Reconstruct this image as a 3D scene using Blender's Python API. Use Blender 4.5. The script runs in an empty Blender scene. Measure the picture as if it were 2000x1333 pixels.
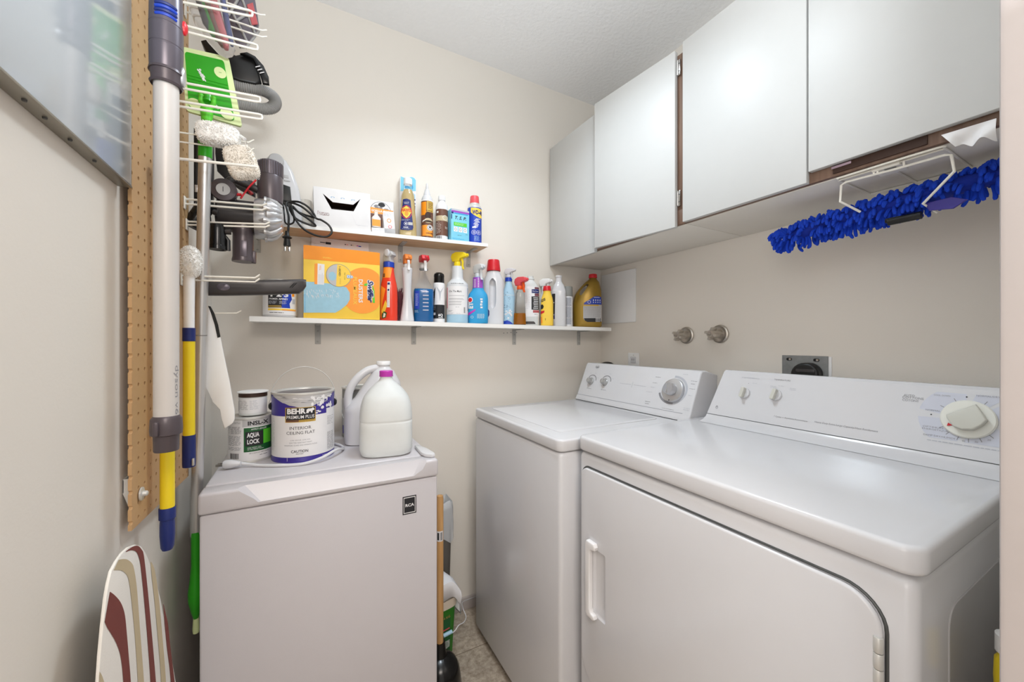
import bpy, bmesh, math, random
from mathutils import Vector, Matrix, noise
random.seed(4)
S = bpy.context.scene
PI = math.pi
R = math.radians

# ------------------------------------------------------------------ camera, world, lights, exposure
EYE = 1.18
YAW = R(28.55)
FPX = 750.0
cam = bpy.data.cameras.new('camera')
camo = bpy.data.objects.new('camera', cam)
S.collection.objects.link(camo)
cam.sensor_width = 36.0
cam.lens = FPX / 2000 * 36.0
cam.shift_y = 1.5 / 2000
cam.clip_start = 0.01
camo.location = (0, 0, EYE)
camo.rotation_euler = (R(90), 0, -YAW)
S.camera = camo

w = bpy.data.worlds.new('World')
S.world = w
w.use_nodes = True
w.node_tree.nodes['Background'].inputs[0].default_value = (1.0, 0.94, 0.89, 1)
w.node_tree.nodes['Background'].inputs[1].default_value = 0.62
S.view_settings.view_transform = 'Standard'
S.view_settings.look = 'None'
S.view_settings.gamma = 1.0
S.view_settings.use_curve_mapping = False
S.view_settings.exposure = 0.46


def area_light(name, loc, rot, sx, sy, power, col):
    l = bpy.data.lights.new(name, 'AREA')
    l.shape = 'RECTANGLE'
    l.size = sx
    l.size_y = sy
    l.energy = power
    l.color = col
    o = bpy.data.objects.new(name, l)
    o.location = loc
    o.rotation_euler = rot
    S.collection.objects.link(o)
    return o


# ceiling lamp of the laundry room, then unseen fill lights added at and beyond the doorway
lamp = bpy.data.lights.new('room_lamp', 'AREA')
lamp.shape = 'DISK'
lamp.size = 0.24
lamp.spread = R(138)
lamp.energy = 4.5
lamp.color = (0.78, 0.90, 1.0)
lo = bpy.data.objects.new('room_lamp', lamp)
lo.location = (0.52, 0.93, 2.335)
S.collection.objects.link(lo)
area_light('hall_fill', (-0.10, -0.95, 2.30), (R(58), 0, R(-14)), 0.9, 0.9, 23, (1.0, 0.91, 0.83))  # added warm fill from behind the camera, no known fixture
area_light('side_fill', (-1.25, -0.42, 1.30), (R(90), 0, R(-78)), 0.8, 1.5, 11, (1.0, 0.93, 0.87))  # added side fill to brighten the right wall, no real window
area_light('bounce_fill', (0.10, -0.12, 1.45), (R(180), 0, 0), 0.15, 0.15, 20, (0.87, 0.94, 1.0))  # added fill at the camera, bounced off the ceiling


# ------------------------------------------------------------------ picture point -> place (pinhole of this camera)
def ray(px, py):
    u = (px - 1000) / FPX
    v = (668 - py) / FPX
    s, c = math.sin(YAW), math.cos(YAW)
    return s + u * c, c - u * s, v


def onX(px, py, x):
    d = ray(px, py)
    t = x / d[0]
    return Vector((x, t * d[1], EYE + t * d[2]))


def onY(px, py, y):
    d = ray(px, py)
    t = y / d[1]
    return Vector((t * d[0], y, EYE + t * d[2]))


def onZ(px, py, z):
    d = ray(px, py)
    t = (z - EYE) / d[2]
    return Vector((t * d[0], t * d[1], z))


# ------------------------------------------------------------------ materials
MATS = {}


def lin(h):
    h = h.lstrip('#')
    o = []
    for i in (0, 2, 4):
        c = int(h[i:i + 2], 16) / 255
        o.append(c / 12.92 if c <= 0.04045 else ((c + 0.055) / 1.055) ** 2.4)
    return o


def mat(n, hexc, rough=0.5, metal=0.0, var=0.04, scale=30.0, bump=0.0, trans=0.0, ior=1.45, alpha=1.0, emit=0.0, bscale=None):
    if n in MATS:
        return MATS[n]
    m = bpy.data.materials.new(n)
    m.use_nodes = True
    nt = m.node_tree
    b = nt.nodes['Principled BSDF']
    c = lin(hexc)
    tc = nt.nodes.new('ShaderNodeTexCoord')
    nz = nt.nodes.new('ShaderNodeTexNoise')
    nz.inputs['Scale'].default_value = scale
    nz.inputs['Detail'].default_value = 4
    nt.links.new(tc.outputs['Object'], nz.inputs['Vector'])
    mx = nt.nodes.new('ShaderNodeMix')
    mx.data_type = 'RGBA'
    mx.inputs[6].default_value = [min(1, k * (1 - var)) for k in c] + [1]
    mx.inputs[7].default_value = [min(1, k * (1 + var)) for k in c] + [1]
    nt.links.new(nz.outputs['Fac'], mx.inputs[0])
    nt.links.new(mx.outputs[2], b.inputs['Base Color'])
    b.inputs['Roughness'].default_value = rough
    b.inputs['Metallic'].default_value = metal
    b.inputs['IOR'].default_value = ior
    b.inputs['Transmission Weight'].default_value = trans
    b.inputs['Alpha'].default_value = alpha
    if emit:
        b.inputs['Emission Color'].default_value = c + [1]
        b.inputs['Emission Strength'].default_value = emit
    if bump:
        n2 = nt.nodes.new('ShaderNodeTexNoise')
        n2.inputs['Scale'].default_value = bscale or scale
        n2.inputs['Detail'].default_value = 5
        nt.links.new(tc.outputs['Object'], n2.inputs['Vector'])
        bp = nt.nodes.new('ShaderNodeBump')
        bp.inputs['Strength'].default_value = bump
        bp.inputs['Distance'].default_value = 0.004
        nt.links.new(n2.outputs['Fac'], bp.inputs['Height'])
        nt.links.new(bp.outputs['Normal'], b.inputs['Normal'])
    MATS[n] = m
    return m


def floor_mat():
    m = mat('stone_vinyl', '#B3A798', 0.45, var=0.30, scale=9, bump=0.1)
    nt = m.node_tree
    b = nt.nodes['Principled BSDF']
    tc = nt.nodes.new('ShaderNodeTexCoord')
    mp = nt.nodes.new('ShaderNodeMapping')
    mp.inputs['Location'].default_value = (0.16, 0.157, 0)
    nt.links.new(tc.outputs['Object'], mp.inputs['Vector'])
    br = nt.nodes.new('ShaderNodeTexBrick')
    br.offset = 0.0
    br.inputs['Scale'].default_value = 1.0
    br.inputs['Mortar Size'].default_value = 0.0018
    br.inputs['Brick Width'].default_value = 0.305
    br.inputs['Row Height'].default_value = 0.305
    br.inputs['Color1'].default_value = (1, 1, 1, 1)
    br.inputs['Color2'].default_value = (0.86, 0.86, 0.86, 1)
    br.inputs['Mortar'].default_value = (0.42, 0.38, 0.34, 1)
    nt.links.new(mp.outputs['Vector'], br.inputs['Vector'])
    n2 = nt.nodes.new('ShaderNodeTexNoise')
    n2.inputs['Scale'].default_value = 45
    n2.inputs['Detail'].default_value = 8
    n2.inputs['Roughness'].default_value = 0.75
    nt.links.new(tc.outputs['Object'], n2.inputs['Vector'])
    rp = nt.nodes.new('ShaderNodeValToRGB')
    rp.color_ramp.elements[0].position = 0.33
    rp.color_ramp.elements[0].color = (0.55, 0.50, 0.44, 1)
    rp.color_ramp.elements[1].position = 0.66
    rp.color_ramp.elements[1].color = (1.30, 1.28, 1.26, 1)
    nt.links.new(n2.outputs['Fac'], rp.inputs['Fac'])
    src = b.inputs['Base Color'].links[0].from_socket
    for other in (rp.outputs['Color'], br.outputs['Color']):
        mu = nt.nodes.new('ShaderNodeMix')
        mu.data_type = 'RGBA'
        mu.blend_type = 'MULTIPLY'
        mu.inputs[0].default_value = 1
        nt.links.new(src, mu.inputs[6])
        nt.links.new(other, mu.inputs[7])
        src = mu.outputs[2]
    nt.links.new(src, b.inputs['Base Color'])
    return m


def wood_mat(n, a, bcol, scale=6.0, rough=0.5, axis=0):
    if n in MATS:
        return MATS[n]
    m = mat(n, a, rough, var=0.06, scale=20)
    nt = m.node_tree
    b = nt.nodes['Principled BSDF']
    tc = nt.nodes.new('ShaderNodeTexCoord')
    mp = nt.nodes.new('ShaderNodeMapping')
    sc = [14.0, 14.0, 14.0]
    sc[axis] = 1.0
    mp.inputs['Scale'].default_value = sc
    nt.links.new(tc.outputs['Object'], mp.inputs['Vector'])
    nz = nt.nodes.new('ShaderNodeTexNoise')
    nz.inputs['Scale'].default_value = scale
    nz.inputs['Detail'].default_value = 6
    nt.links.new(mp.outputs['Vector'], nz.inputs['Vector'])
    rp = nt.nodes.new('ShaderNodeValToRGB')
    rp.color_ramp.elements[0].position = 0.3
    rp.color_ramp.elements[0].color = lin(a) + [1]
    rp.color_ramp.elements[1].position = 0.7
    rp.color_ramp.elements[1].color = lin(bcol) + [1]
    nt.links.new(nz.outputs['Fac'], rp.inputs['Fac'])
    nt.links.new(rp.outputs['Color'], b.inputs['Base Color'])
    return m


mat('wall_paint', '#E7E0D6', 0.6, var=0.012, scale=3, bump=0.05, bscale=180)
mat('ceiling_paint', '#EFEEED', 0.85, var=0.02, scale=60, bump=0.55, bscale=70)
floor_mat()
mat('trim_paint', '#B4ABA7', 0.45)
mat('white', '#EDECEB', 0.4, var=0.02)
mat('gloss_white', '#D4D3D5', 0.16, var=0.012)
mat('fridge_white', '#C6C2C5', 0.28, var=0.012, bump=0.04, bscale=500)
mat('melamine', '#CACAC8', 0.42, var=0.012)
mat('melamine_under', '#E6E1D8', 0.4, var=0.03, scale=8)
wood_mat('brown_wood', '#6B5142', '#806655', axis=2)
wood_mat('pale_wood', '#C9A880', '#DDBE98', axis=0)
wood_mat('stick_wood', '#B98A55', '#D0A36C', axis=2)
mat('dark_brown', '#3A2419', 0.6)
mat('chrome', '#C9C7C5', 0.22, 1.0)
mat('zinc', '#CFCDC8', 0.38, 0.3, var=0.08)
mat('zinc_matte', '#B4B2AD', 0.5, 0.05, var=0.08)
mat('alu', '#D4D3D2', 0.35, 0.85, var=0.02)
mat('dark_metal', '#5A5B5A', 0.5, 0.6, var=0.2)
mat('plate_grey', '#858685', 0.55, 0.15, var=0.22, scale=60)
mat('tap_metal', '#BDB6AD', 0.33, 0.85, var=0.12)
mat('wire_white', '#F0ECE2', 0.4)
mat('shelf_white', '#F0EEEA', 0.35, var=0.02)
mat('hardboard', '#C29C70', 0.65, var=0.08, scale=25)
mat('board_glass', '#C6CDD3', 0.10, var=0.02, scale=3)
mat('frame_alu', '#9B978C', 0.4, 0.7, var=0.1)
mat('black', '#151515', 0.4)
mat('black_gloss', '#101010', 0.2)
mat('char', '#3A3636', 0.35)
mat('purple_grey', '#554C50', 0.32, 0.2)
mat('steel_grey', '#645E66', 0.28, 0.4)
mat('wand_silver', '#CFC9C4', 0.42, 0.12, var=0.015)
mat('silver', '#C9C9CB', 0.28, 0.7)
mat('navy', '#1B2A6B', 0.4)
mat('blue', '#1C3FAE', 0.35)
mat('royal', '#0F2F9E', 0.85, var=0.2, scale=60)
mat('noodle', '#0E41C4', 0.9, var=0.25, scale=40)
mat('yellow', '#EFD324', 0.4)
mat('red', '#D0212C', 0.35)
mat('coral', '#E2545A', 0.4)
mat('warm_red', '#E5402A', 0.3)
mat('orange', '#F08A3C', 0.4)
mat('deep_orange', '#EA5A20', 0.35)
mat('amber', '#F0A400', 0.5)
mat('card_yellow', '#F7CE4B', 0.5)
mat('card_orange', '#F6930F', 0.5)
mat('soft_orange', '#FA9B35', 0.5)
mat('duster_blue', '#9CC5D6', 0.6, var=0.12, scale=70)
mat('pale_blue', '#A9CCE0', 0.5)
mat('green', '#2FA31E', 0.3)
mat('lime', '#5CC832', 0.4)
mat('pale_lime', '#DCE9AE', 0.4)
mat('dark_green', '#1B5A2C', 0.45)
mat('box_green', '#2C7A1C', 0.5, var=0.35, scale=8)
mat('teal', '#2E9BD0', 0.5)
mat('tsp_blue', '#7CC6DE', 0.5)
mat('can_purple', '#3B2F8C', 0.3)
mat('label_white', '#E8E6E6', 0.45)
mat('label_grey', '#BDBBBB', 0.45)
mat('ink', '#232326', 0.6)
mat('ink_grey', '#8E8D90', 0.6)
mat('ink_pale', '#B9BBC2', 0.6)
mat('gold', '#9A7B2E', 0.3, 0.35, var=0.06)
mat('label_gold', '#C9A548', 0.4)
mat('magenta', '#C23CB0', 0.35)
mat('purple', '#9A4FB5', 0.35)
mat('brown', '#6B4636', 0.4, var=0.2)
mat('maroon', '#7A3B34', 0.8, var=0.06)
mat('beige', '#C6B594', 0.85)
mat('linen', '#E7E2DA', 0.85, var=0.03, bump=0.1, bscale=400)
mat('fleece', '#FAF8F4', 0.95, var=0.02)
mat('fleece_grey', '#EAE3D8', 0.95, var=0.06)
mat('plaster', '#DAD6CE', 0.6)
mat('milk', '#EEF0EE', 0.35, trans=0.25, ior=1.2)
mat('natural_plastic', '#D6D8DA', 0.3)
mat('windex_blue', '#0B6FB4', 0.12)
mat('clear', '#FFFFFF', 0.04, trans=1.0, ior=1.30, var=0.0)
mat('bag_film', '#F6F6F8', 0.12, trans=0.92, ior=1.05, var=0.0)
mat('bin_bag', '#EEF0F2', 0.35, trans=0.45, ior=1.1)
mat('amber_liquid', '#C77A10', 0.15, trans=0.35, ior=1.3)
mat('oil_liquid', '#E8CF95', 0.15, trans=0.15, ior=1.3)
mat('grey', '#8A8A86', 0.5)
mat('bin_grey', '#6C6862', 0.45)
mat('hose_grey', '#9A9896', 0.35)
mat('dial_grey', '#B6B6B4', 0.25, 0.5)
mat('dial_cream', '#E4E3DA', 0.35)
mat('dial_shade', '#CDCCC2', 0.35)
mat('panel_lilac', '#C9CBD6', 0.4)
mat('lavender', '#A8909C', 0.4)
mat('cloth_white', '#E9E9EC', 0.9)
mat('lid_beige', '#CFC3B2', 0.5)
mat('plum', '#7B4B55', 0.9, var=0.3, scale=90)
mat('photo_red', '#B4575A', 0.6, var=0.3, scale=20)
mat('bulb', '#FFFBF2', 0.4, emit=1.6)


# ------------------------------------------------------------------ mesh collector
class M:
    def __init__(self):
        self.v, self.f, self.fm, self.mats = [], [], [], []
        self.T = None

    def mi(self, m):
        if m not in self.mats:
            self.mats.append(m)
        return self.mats.index(m)

    def add(self, vs, fs, m):
        k = len(self.v)
        T = self.T
        for p in vs:
            p = Vector(p)
            self.v.append(tuple(T @ p) if T else tuple(p))
        i = self.mi(m)
        for f in fs:
            self.f.append([a + k for a in f])
            self.fm.append(i)
        return self

    def bm(self, bm, m, fn=None):
        bm.verts.index_update()
        self.add([fn(v.co) if fn else v.co.copy() for v in bm.verts], [[v.index for v in f.verts] for f in bm.faces], m)
        bm.free()
        return self

    def box(self, x0, x1, y0, y1, z0, z1, m, r=0.0, seg=2):
        bm = bmesh.new()
        bmesh.ops.create_cube(bm, size=1)
        for v in bm.verts:
            v.co = Vector((x0 + (v.co.x + .5) * (x1 - x0), y0 + (v.co.y + .5) * (y1 - y0), z0 + (v.co.z + .5) * (z1 - z0)))
        if r > 0:
            bmesh.ops.bevel(bm, geom=bm.edges[:], offset=r, segments=seg, affect='EDGES', profile=0.5)
        return self.bm(bm, m)

    def extrude(self, poly, d0, d1, fn, m, r=0.0, seg=2):
        bm = bmesh.new()
        a = [bm.verts.new((p[0], p[1], d0)) for p in poly]
        b = [bm.verts.new((p[0], p[1], d1)) for p in poly]
        n = len(poly)
        bm.faces.new(a[::-1])
        bm.faces.new(b)
        for i in range(n):
            bm.faces.new((a[i], a[(i + 1) % n], b[(i + 1) % n], b[i]))
        bmesh.ops.recalc_face_normals(bm, faces=bm.faces[:])
        if r > 0:
            ed = [e for e in bm.edges if abs(e.verts[0].co.z - e.verts[1].co.z) < 1e-7]
            bmesh.ops.bevel(bm, geom=ed, offset=r, segments=seg, affect='EDGES', profile=0.5)
        bmesh.ops.triangulate(bm, faces=[f for f in bm.faces if len(f.verts) > 4])
        return self.bm(bm, m, fn)

    def rings(self, rings, m, closed=True, cap0=True, cap1=True):
        n = len(rings[0])
        vs = [p for r in rings for p in r]
        fs = []
        for i in range(len(rings) - 1):
            for j in range(n if closed else n - 1):
                a, b = i * n + j, i * n + (j + 1) % n
                fs.append((a, b, b + n, a + n))
        if cap0:
            fs.append(tuple(range(n))[::-1])
        if cap1:
            k = (len(rings) - 1) * n
            fs.append(tuple(range(k, k + n)))
        return self.add(vs, fs, m)

    def lathe(self, prof, m, n=32, c=(0, 0, 0), axis='z', sx=1.0, sy=1.0):
        rs = []
        for r, z in prof:
            ring = []
            for i in range(n):
                a = 2 * PI * i / n
                p = (r * math.cos(a) * sx, r * math.sin(a) * sy, z)
                if axis == 'x':
                    p = (p[2], p[0], p[1])
                elif axis == 'y':
                    p = (p[0], p[2], -p[1])
                elif axis == '-x':
                    p = (-p[2], -p[0], p[1])
                elif axis == '-y':
                    p = (p[0], -p[2], p[1])
                ring.append(Vector(p) + Vector(c))
            rs.append(ring)
        return self.rings(rs, m)

    def tube(self, pts, r, m, n=10, closed=False):
        pts = [Vector(p) for p in pts]
        k = len(pts)
        rr = r if isinstance(r, (list, tuple)) else [r] * k
        rs = []
        up = None
        for i, p in enumerate(pts):
            if closed:
                d = pts[(i + 1) % k] - pts[i - 1]
            else:
                d = pts[min(i + 1, k - 1)] - pts[max(i - 1, 0)]
            d.normalize()
            if up is None:
                up = d.orthogonal().normalized()
            else:
                up = (up - d * up.dot(d))
                up = up.normalized() if up.length > 1e-6 else d.orthogonal().normalized()
            q = d.cross(up)
            rs.append([p + (up * math.cos(2 * PI * j / n) + q * math.sin(2 * PI * j / n)) * rr[i] for j in range(n)])
        if closed:
            rs.append(rs[0])
        return self.rings(rs, m, cap0=not closed, cap1=not closed)

    def build(self, name, parent=None, world=True, sharp=35):
        off = Vector((0, 0, 0))
        if parent is not None and world:
            q = parent
            while q is not None:
                off += q.location
                q = q.parent
        me = bpy.data.meshes.new(name)
        me.from_pydata([tuple(Vector(p) - off) for p in self.v], [], self.f)
        for mm in self.mats:
            me.materials.append(MATS[mm])
        me.polygons.foreach_set('material_index', self.fm)
        bm = bmesh.new()
        bm.from_mesh(me)
        bmesh.ops.remove_doubles(bm, verts=bm.verts[:], dist=1e-6)
        bmesh.ops.recalc_face_normals(bm, faces=bm.faces[:])
        bm.to_mesh(me)
        bm.free()
        me.polygons.foreach_set('use_smooth', [True] * len(me.polygons))
        me.set_sharp_from_angle(angle=R(sharp))
        o = bpy.data.objects.new(name, me)
        S.collection.objects.link(o)
        if parent is not None:
            o.parent = parent
        return o


def spline(pts, k=6):
    pts = [Vector(p) for p in pts]
    out = []
    n = len(pts)
    for i in range(n - 1):
        p0, p1, p2, p3 = pts[max(i - 1, 0)], pts[i], pts[i + 1], pts[min(i + 2, n - 1)]
        for j in range(k):
            t = j / k
            out.append(0.5 * ((2 * p1) + (p2 - p0) * t + (2 * p0 - 5 * p1 + 4 * p2 - p3) * t * t + (3 * p1 - p0 - 3 * p2 + p3) * t ** 3))
    out.append(pts[-1])
    return out


class Loft:
    """bottle body: sections (z, rx, ry, power, cx) in local space, front faces -y"""

    def __init__(self, secs, smooth=True):
        s = [Vector((a[0], a[1], a[2])) for a in secs]
        e = [(a[3] if len(a) > 3 else 2.0, a[4] if len(a) > 4 else 0.0) for a in secs]
        self.s = []
        for i in range(len(secs) - 1):
            k = 4 if smooth else 1
            for j in range(k):
                t = j / k
                q = s[i].lerp(s[i + 1], t)
                if smooth:
                    p0, p1, p2, p3 = s[max(i - 1, 0)], s[i], s[i + 1], s[min(i + 2, len(s) - 1)]
                    h = 0.5 * ((2 * p1) + (p2 - p0) * t + (2 * p0 - 5 * p1 + 4 * p2 - p3) * t * t + (3 * p1 - p0 - 3 * p2 + p3) * t ** 3)
                    lo, hi = min(p1.y, p2.y), max(p1.y, p2.y)
                    lo2, hi2 = min(p1.z, p2.z), max(p1.z, p2.z)
                    q = Vector((q.x, min(max(h.y, lo), hi), min(max(h.z, lo2), hi2)))
                self.s.append((q.x, q.y, q.z, e[i][0] + (e[i + 1][0] - e[i][0]) * t, e[i][1] + (e[i + 1][1] - e[i][1]) * t))
        self.s.append((s[-1].x, s[-1].y, s[-1].z, e[-1][0], e[-1][1]))

    def at(self, z):
        s = self.s
        if z <= s[0][0]:
            return s[0]
        for a, b in zip(s, s[1:]):
            if a[0] <= z <= b[0]:
                t = (z - a[0]) / max(1e-9, b[0] - a[0])
                return tuple(p + (q - p) * t for p, q in zip(a, b))
        return s[-1]

    def mesh(self, M_, m, z0=None, z1=None, n=40, inset=0.0, cap0=True, cap1=True):
        zs = [q[0] for q in self.s]
        if z0 is not None:
            zs = [z0] + [z for z in zs if z > z0 + 1e-5]
        if z1 is not None:
            zs = [z for z in zs if z < z1 - 1e-5] + [z1]
        rs = []
        for z in zs:
            _, rx, ry, p, cx = self.at(z)
            rx, ry = max(.0005, rx - inset), max(.0005, ry - inset)
            ring = []
            for i in range(n):
                a = 2 * PI * i / n
                c, s_ = math.cos(a), math.sin(a)
                ring.append((cx + rx * math.copysign(abs(c) ** (2 / p), c), ry * math.copysign(abs(s_) ** (2 / p), s_), z))
            rs.append(ring)
        return M_.rings(rs, m, cap0=cap0, cap1=cap1)

    def front(self):
        def f(u, v, off):
            _, rx, ry, p, cx = self.at(v)
            k = max(-0.985, min(0.985, (u - cx) / rx))
            y = -ry * (1 - abs(k) ** p) ** (1 / p)
            nx = math.copysign(abs(k) ** (p - 1), k) / rx
            ny = -(abs(y) / ry) ** (p - 1) / ry
            l = math.hypot(nx, ny) or 1
            return Vector((cx + k * rx + nx / l * off, y + ny / l * off, v))
        return f


def plane(o, ex, ey, n):
    o, ex, ey, n = Vector(o), Vector(ex).normalized(), Vector(ey).normalized(), Vector(n).normalized()

    def f(u, v, off):
        return o + ex * u + ey * v + n * off
    f.flat = True
    return f


class Decal:
    """flat print laid on a surface f(u, v, offset)"""

    def __init__(self, M_, f, base=0.0003, step=0.0002):
        self.M, self.f, self.b, self.st = M_, f, base, step
        self.flat = getattr(f, 'flat', False)

    def off(self, L):
        return self.b + L * self.st

    def rect(self, u0, u1, v0, v1, m, L=0, nu=10, nv=4):
        o = self.off(L)
        vs = [self.f(u0 + (u1 - u0) * i / nu, v0 + (v1 - v0) * j / nv, o) for j in range(nv + 1) for i in range(nu + 1)]
        fs = [(j * (nu + 1) + i, j * (nu + 1) + i + 1, (j + 1) * (nu + 1) + i + 1, (j + 1) * (nu + 1) + i) for j in range(nv) for i in range(nu)]
        self.M.add(vs, fs, m)
        return self

    def ell(self, cu, cv, ru, rv, m, L=0, n=28, a0=0, a1=2 * PI, ring=0.0):
        o = self.off(L)
        if ring:
            vs, fs = [], []
            for i in range(n + 1):
                a = a0 + (a1 - a0) * i / n
                for k in (1, ring):
                    vs.append(self.f(cu + ru * k * math.cos(a), cv + rv * k * math.sin(a), o))
            fs = [(2 * i, 2 * i + 2, 2 * i + 3, 2 * i + 1) for i in range(n)]
            self.M.add(vs, fs, m)
        else:
            vs, fs, K = [], [], 1 if self.flat else max(1, int(max(ru, rv) / .003))
            for k in range(K + 1):
                t = k / K
                vs += [self.f(cu + ru * t * math.cos(a0 + (a1 - a0) * i / n), cv + rv * t * math.sin(a0 + (a1 - a0) * i / n), o) for i in range(n + 1)]
            for k in range(K):
                for i in range(n):
                    a, b = k * (n + 1) + i, (k + 1) * (n + 1) + i
                    fs.append((a, b, b + 1) if k == 0 else (a, b, b + 1, a + 1))
            self.M.add(vs, fs, m)
        return self

    def poly(self, pts, m, L=0):
        o = self.off(L)
        bm = bmesh.new()
        vv = [bm.verts.new((p[0], p[1], 0)) for p in pts]
        bm.faces.new(vv)
        bmesh.ops.triangulate(bm, faces=bm.faces[:])
        self.fine(bm)
        self.M.bm(bm, m, lambda c: self.f(c.x, c.y, o))
        return self

    def fine(self, bm, mx=.0045):
        if self.flat:
            return
        for _ in range(6):
            ed = [e for e in bm.edges if e.calc_length() > mx]
            if not ed:
                break
            bmesh.ops.subdivide_edges(bm, edges=ed, cuts=1)
            bmesh.ops.triangulate(bm, faces=[f for f in bm.faces if len(f.verts) > 3])

    def text(self, s, u, v, h, m, L=1, w=None, rot=0.0, bold=0.0, shear=0.0, align='CENTER'):
        """cap height h, centred on (u, v); w squeezes the line to that width"""
        cu = bpy.data.curves.new('t', 'FONT')
        cu.body = s
        cu.size = 1.0
        cu.resolution_u = 2
        cu.offset = bold
        cu.shear = shear
        cu.align_x = align
        ob = bpy.data.objects.new('t', cu)
        S.collection.objects.link(ob)
        dg = bpy.context.evaluated_depsgraph_get()
        me = bpy.data.meshes.new_from_object(ob.evaluated_get(dg))
        bpy.data.objects.remove(ob)
        bpy.data.curves.remove(cu)
        if not me.vertices:
            return self
        k = h / 0.70
        xs = [q.co.x for q in me.vertices]
        wd = (max(xs) - min(xs)) * k
        kx = k * (w / wd if w else 1)
        c, s_ = math.cos(rot), math.sin(rot)
        o = self.off(L)
        bm = bmesh.new()
        bm.from_mesh(me)
        for q in bm.verts:
            a, b = q.co.x * kx, (q.co.y - 0.35) * k
            q.co = Vector((u + a * c - b * s_, v + a * s_ + b * c, 0))
        self.fine(bm)
        self.M.bm(bm, m, lambda q: self.f(q.x, q.y, o))
        bpy.data.meshes.remove(me)
        return self

    def lines(self, u0, u1, v0, v1, n, m, L=1, th=0.0011, ragged=0.3):
        """rows of unreadably small print"""
        for i in range(n):
            v = v1 - (v1 - v0) * (i + .5) / n
            a = u0
            e = u1 - random.random() * ragged * (u1 - u0)
            while a < e:
                b = min(e, a + random.uniform(.004, .012))
                self.rect(a, b, v - th / 2, v + th / 2, m, L, nu=2, nv=1)
                a = b + .0016
        return self

    def barcode(self, u0, u1, v0, v1, m='ink', L=1):
        a = u0
        while a < u1:
            b = a + random.choice((.0006, .0010, .0016))
            self.rect(a, min(b, u1), v0, v1, m, L, nu=1, nv=1)
            a = b + random.choice((.0006, .0010))
        return self


# ------------------------------------------------------------------ things
def tag(o, label, cat, group=None, kind=None):
    if label:
        o['label'] = label
    if cat:
        o['category'] = cat
    if group:
        o['group'] = group
    if kind:
        o['kind'] = kind
    return o


def thing(name, label, cat, loc=(0, 0, 0), rz=0.0, group=None):
    o = bpy.data.objects.new(name, None)
    o.empty_display_size = 0.05
    o.location = loc
    o.rotation_euler = (0, 0, rz)
    S.collection.objects.link(o)
    return tag(o, label, cat, group)


def struct(name, m, label=None):
    o = m.build(name)
    o['kind'] = 'structure'
    if label:
        o['label'] = label
    return o


def cut(o, cutter):
    """carve a recess out of a finished part"""
    c = cutter.build('cutter')
    md = o.modifiers.new('b', 'BOOLEAN')
    md.object = c
    md.solver = 'EXACT'
    md.material_mode = 'TRANSFER'
    loc, par = o.location.copy(), o.parent
    c.location = -Vector(par.location) if par else (0, 0, 0)
    o.parent = None
    dg = bpy.context.evaluated_depsgraph_get()
    me = bpy.data.meshes.new_from_object(o.evaluated_get(dg))
    o.modifiers.remove(md)
    o.data = me
    o.parent = par
    me.set_sharp_from_angle(angle=R(35))
    bpy.data.objects.remove(c)
    return o


def rrect(x0, x1, y0, y1, r, n=6, rs=None):
    rs = rs or (r, r, r, r)
    pts = []
    for (cx, cy, a0, q) in ((x1 - rs[0], y1 - rs[0], 0, rs[0]), (x0 + rs[1], y1 - rs[1], 90, rs[1]), (x0 + rs[2], y0 + rs[2], 180, rs[2]), (x1 - rs[3], y0 + rs[3], 270, rs[3])):
        for i in range(n + 1):
            a = R(a0 + 90 * i / n)
            pts.append((cx + q * math.cos(a), cy + q * math.sin(a)))
    return pts

# ------------------------------------------------------------------ the setting
LX, RX, BY, CZ = -0.265, 1.41, 1.59, 2.44
struct('floor', M().box(-1.3, 1.6, -1.7, 1.7, -0.06, 0, 'stone_vinyl'))
struct('ceiling', M().box(-1.3, 1.6, -1.7, 1.7, CZ, CZ + .06, 'ceiling_paint'))
struct('wall_back', M().box(LX - .1, RX + .1, BY, BY + .1, 0, CZ, 'wall_paint'))
struct('wall_left', M().box(LX - .1, LX, 0.02, BY, 0, CZ, 'wall_paint'))
struct('wall_right', M().box(RX, RX + .1, -0.05, BY, 0, CZ, 'wall_paint'))
struct('wall_front', M().box(.535, RX, -.04, .07, 0, CZ, 'wall_paint').box(LX - .1, .535, -.04, .01, 2.06, CZ, 'wall_paint'))
m = M().box(.512, .535, -.06, .088, 0, 2.06, 'trim_paint', .004).box(.520, .60, .0705, .0885, 0, 2.11, 'trim_paint', .004)
struct('trim_1', m)
struct('baseboard_back', M().box(LX, RX, BY - .011, BY, 0, .055, 'trim_paint', .003))
struct('baseboard_left', M().box(LX, LX + .011, .03, BY - .012, 0, .055, 'trim_paint', .003))

cl = thing('ceiling_light', 'round flush ceiling lamp with a frosted bowl, out of view above the appliances', 'ceiling light', (.52, .93, CZ))
m = M(); m.lathe([(.0, 0), (.15, 0), (.15, -.02), (.13, -.03), (.0, -.03)], 'white', c=(.52, .93, CZ)); m.build('base', cl)
m = M(); m.lathe([(.13, -.03), (.125, -.055), (.10, -.08), (.06, -.095), (.001, -.1)], 'bulb', c=(.52, .93, CZ)); m.build('diffuser', cl)

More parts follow.
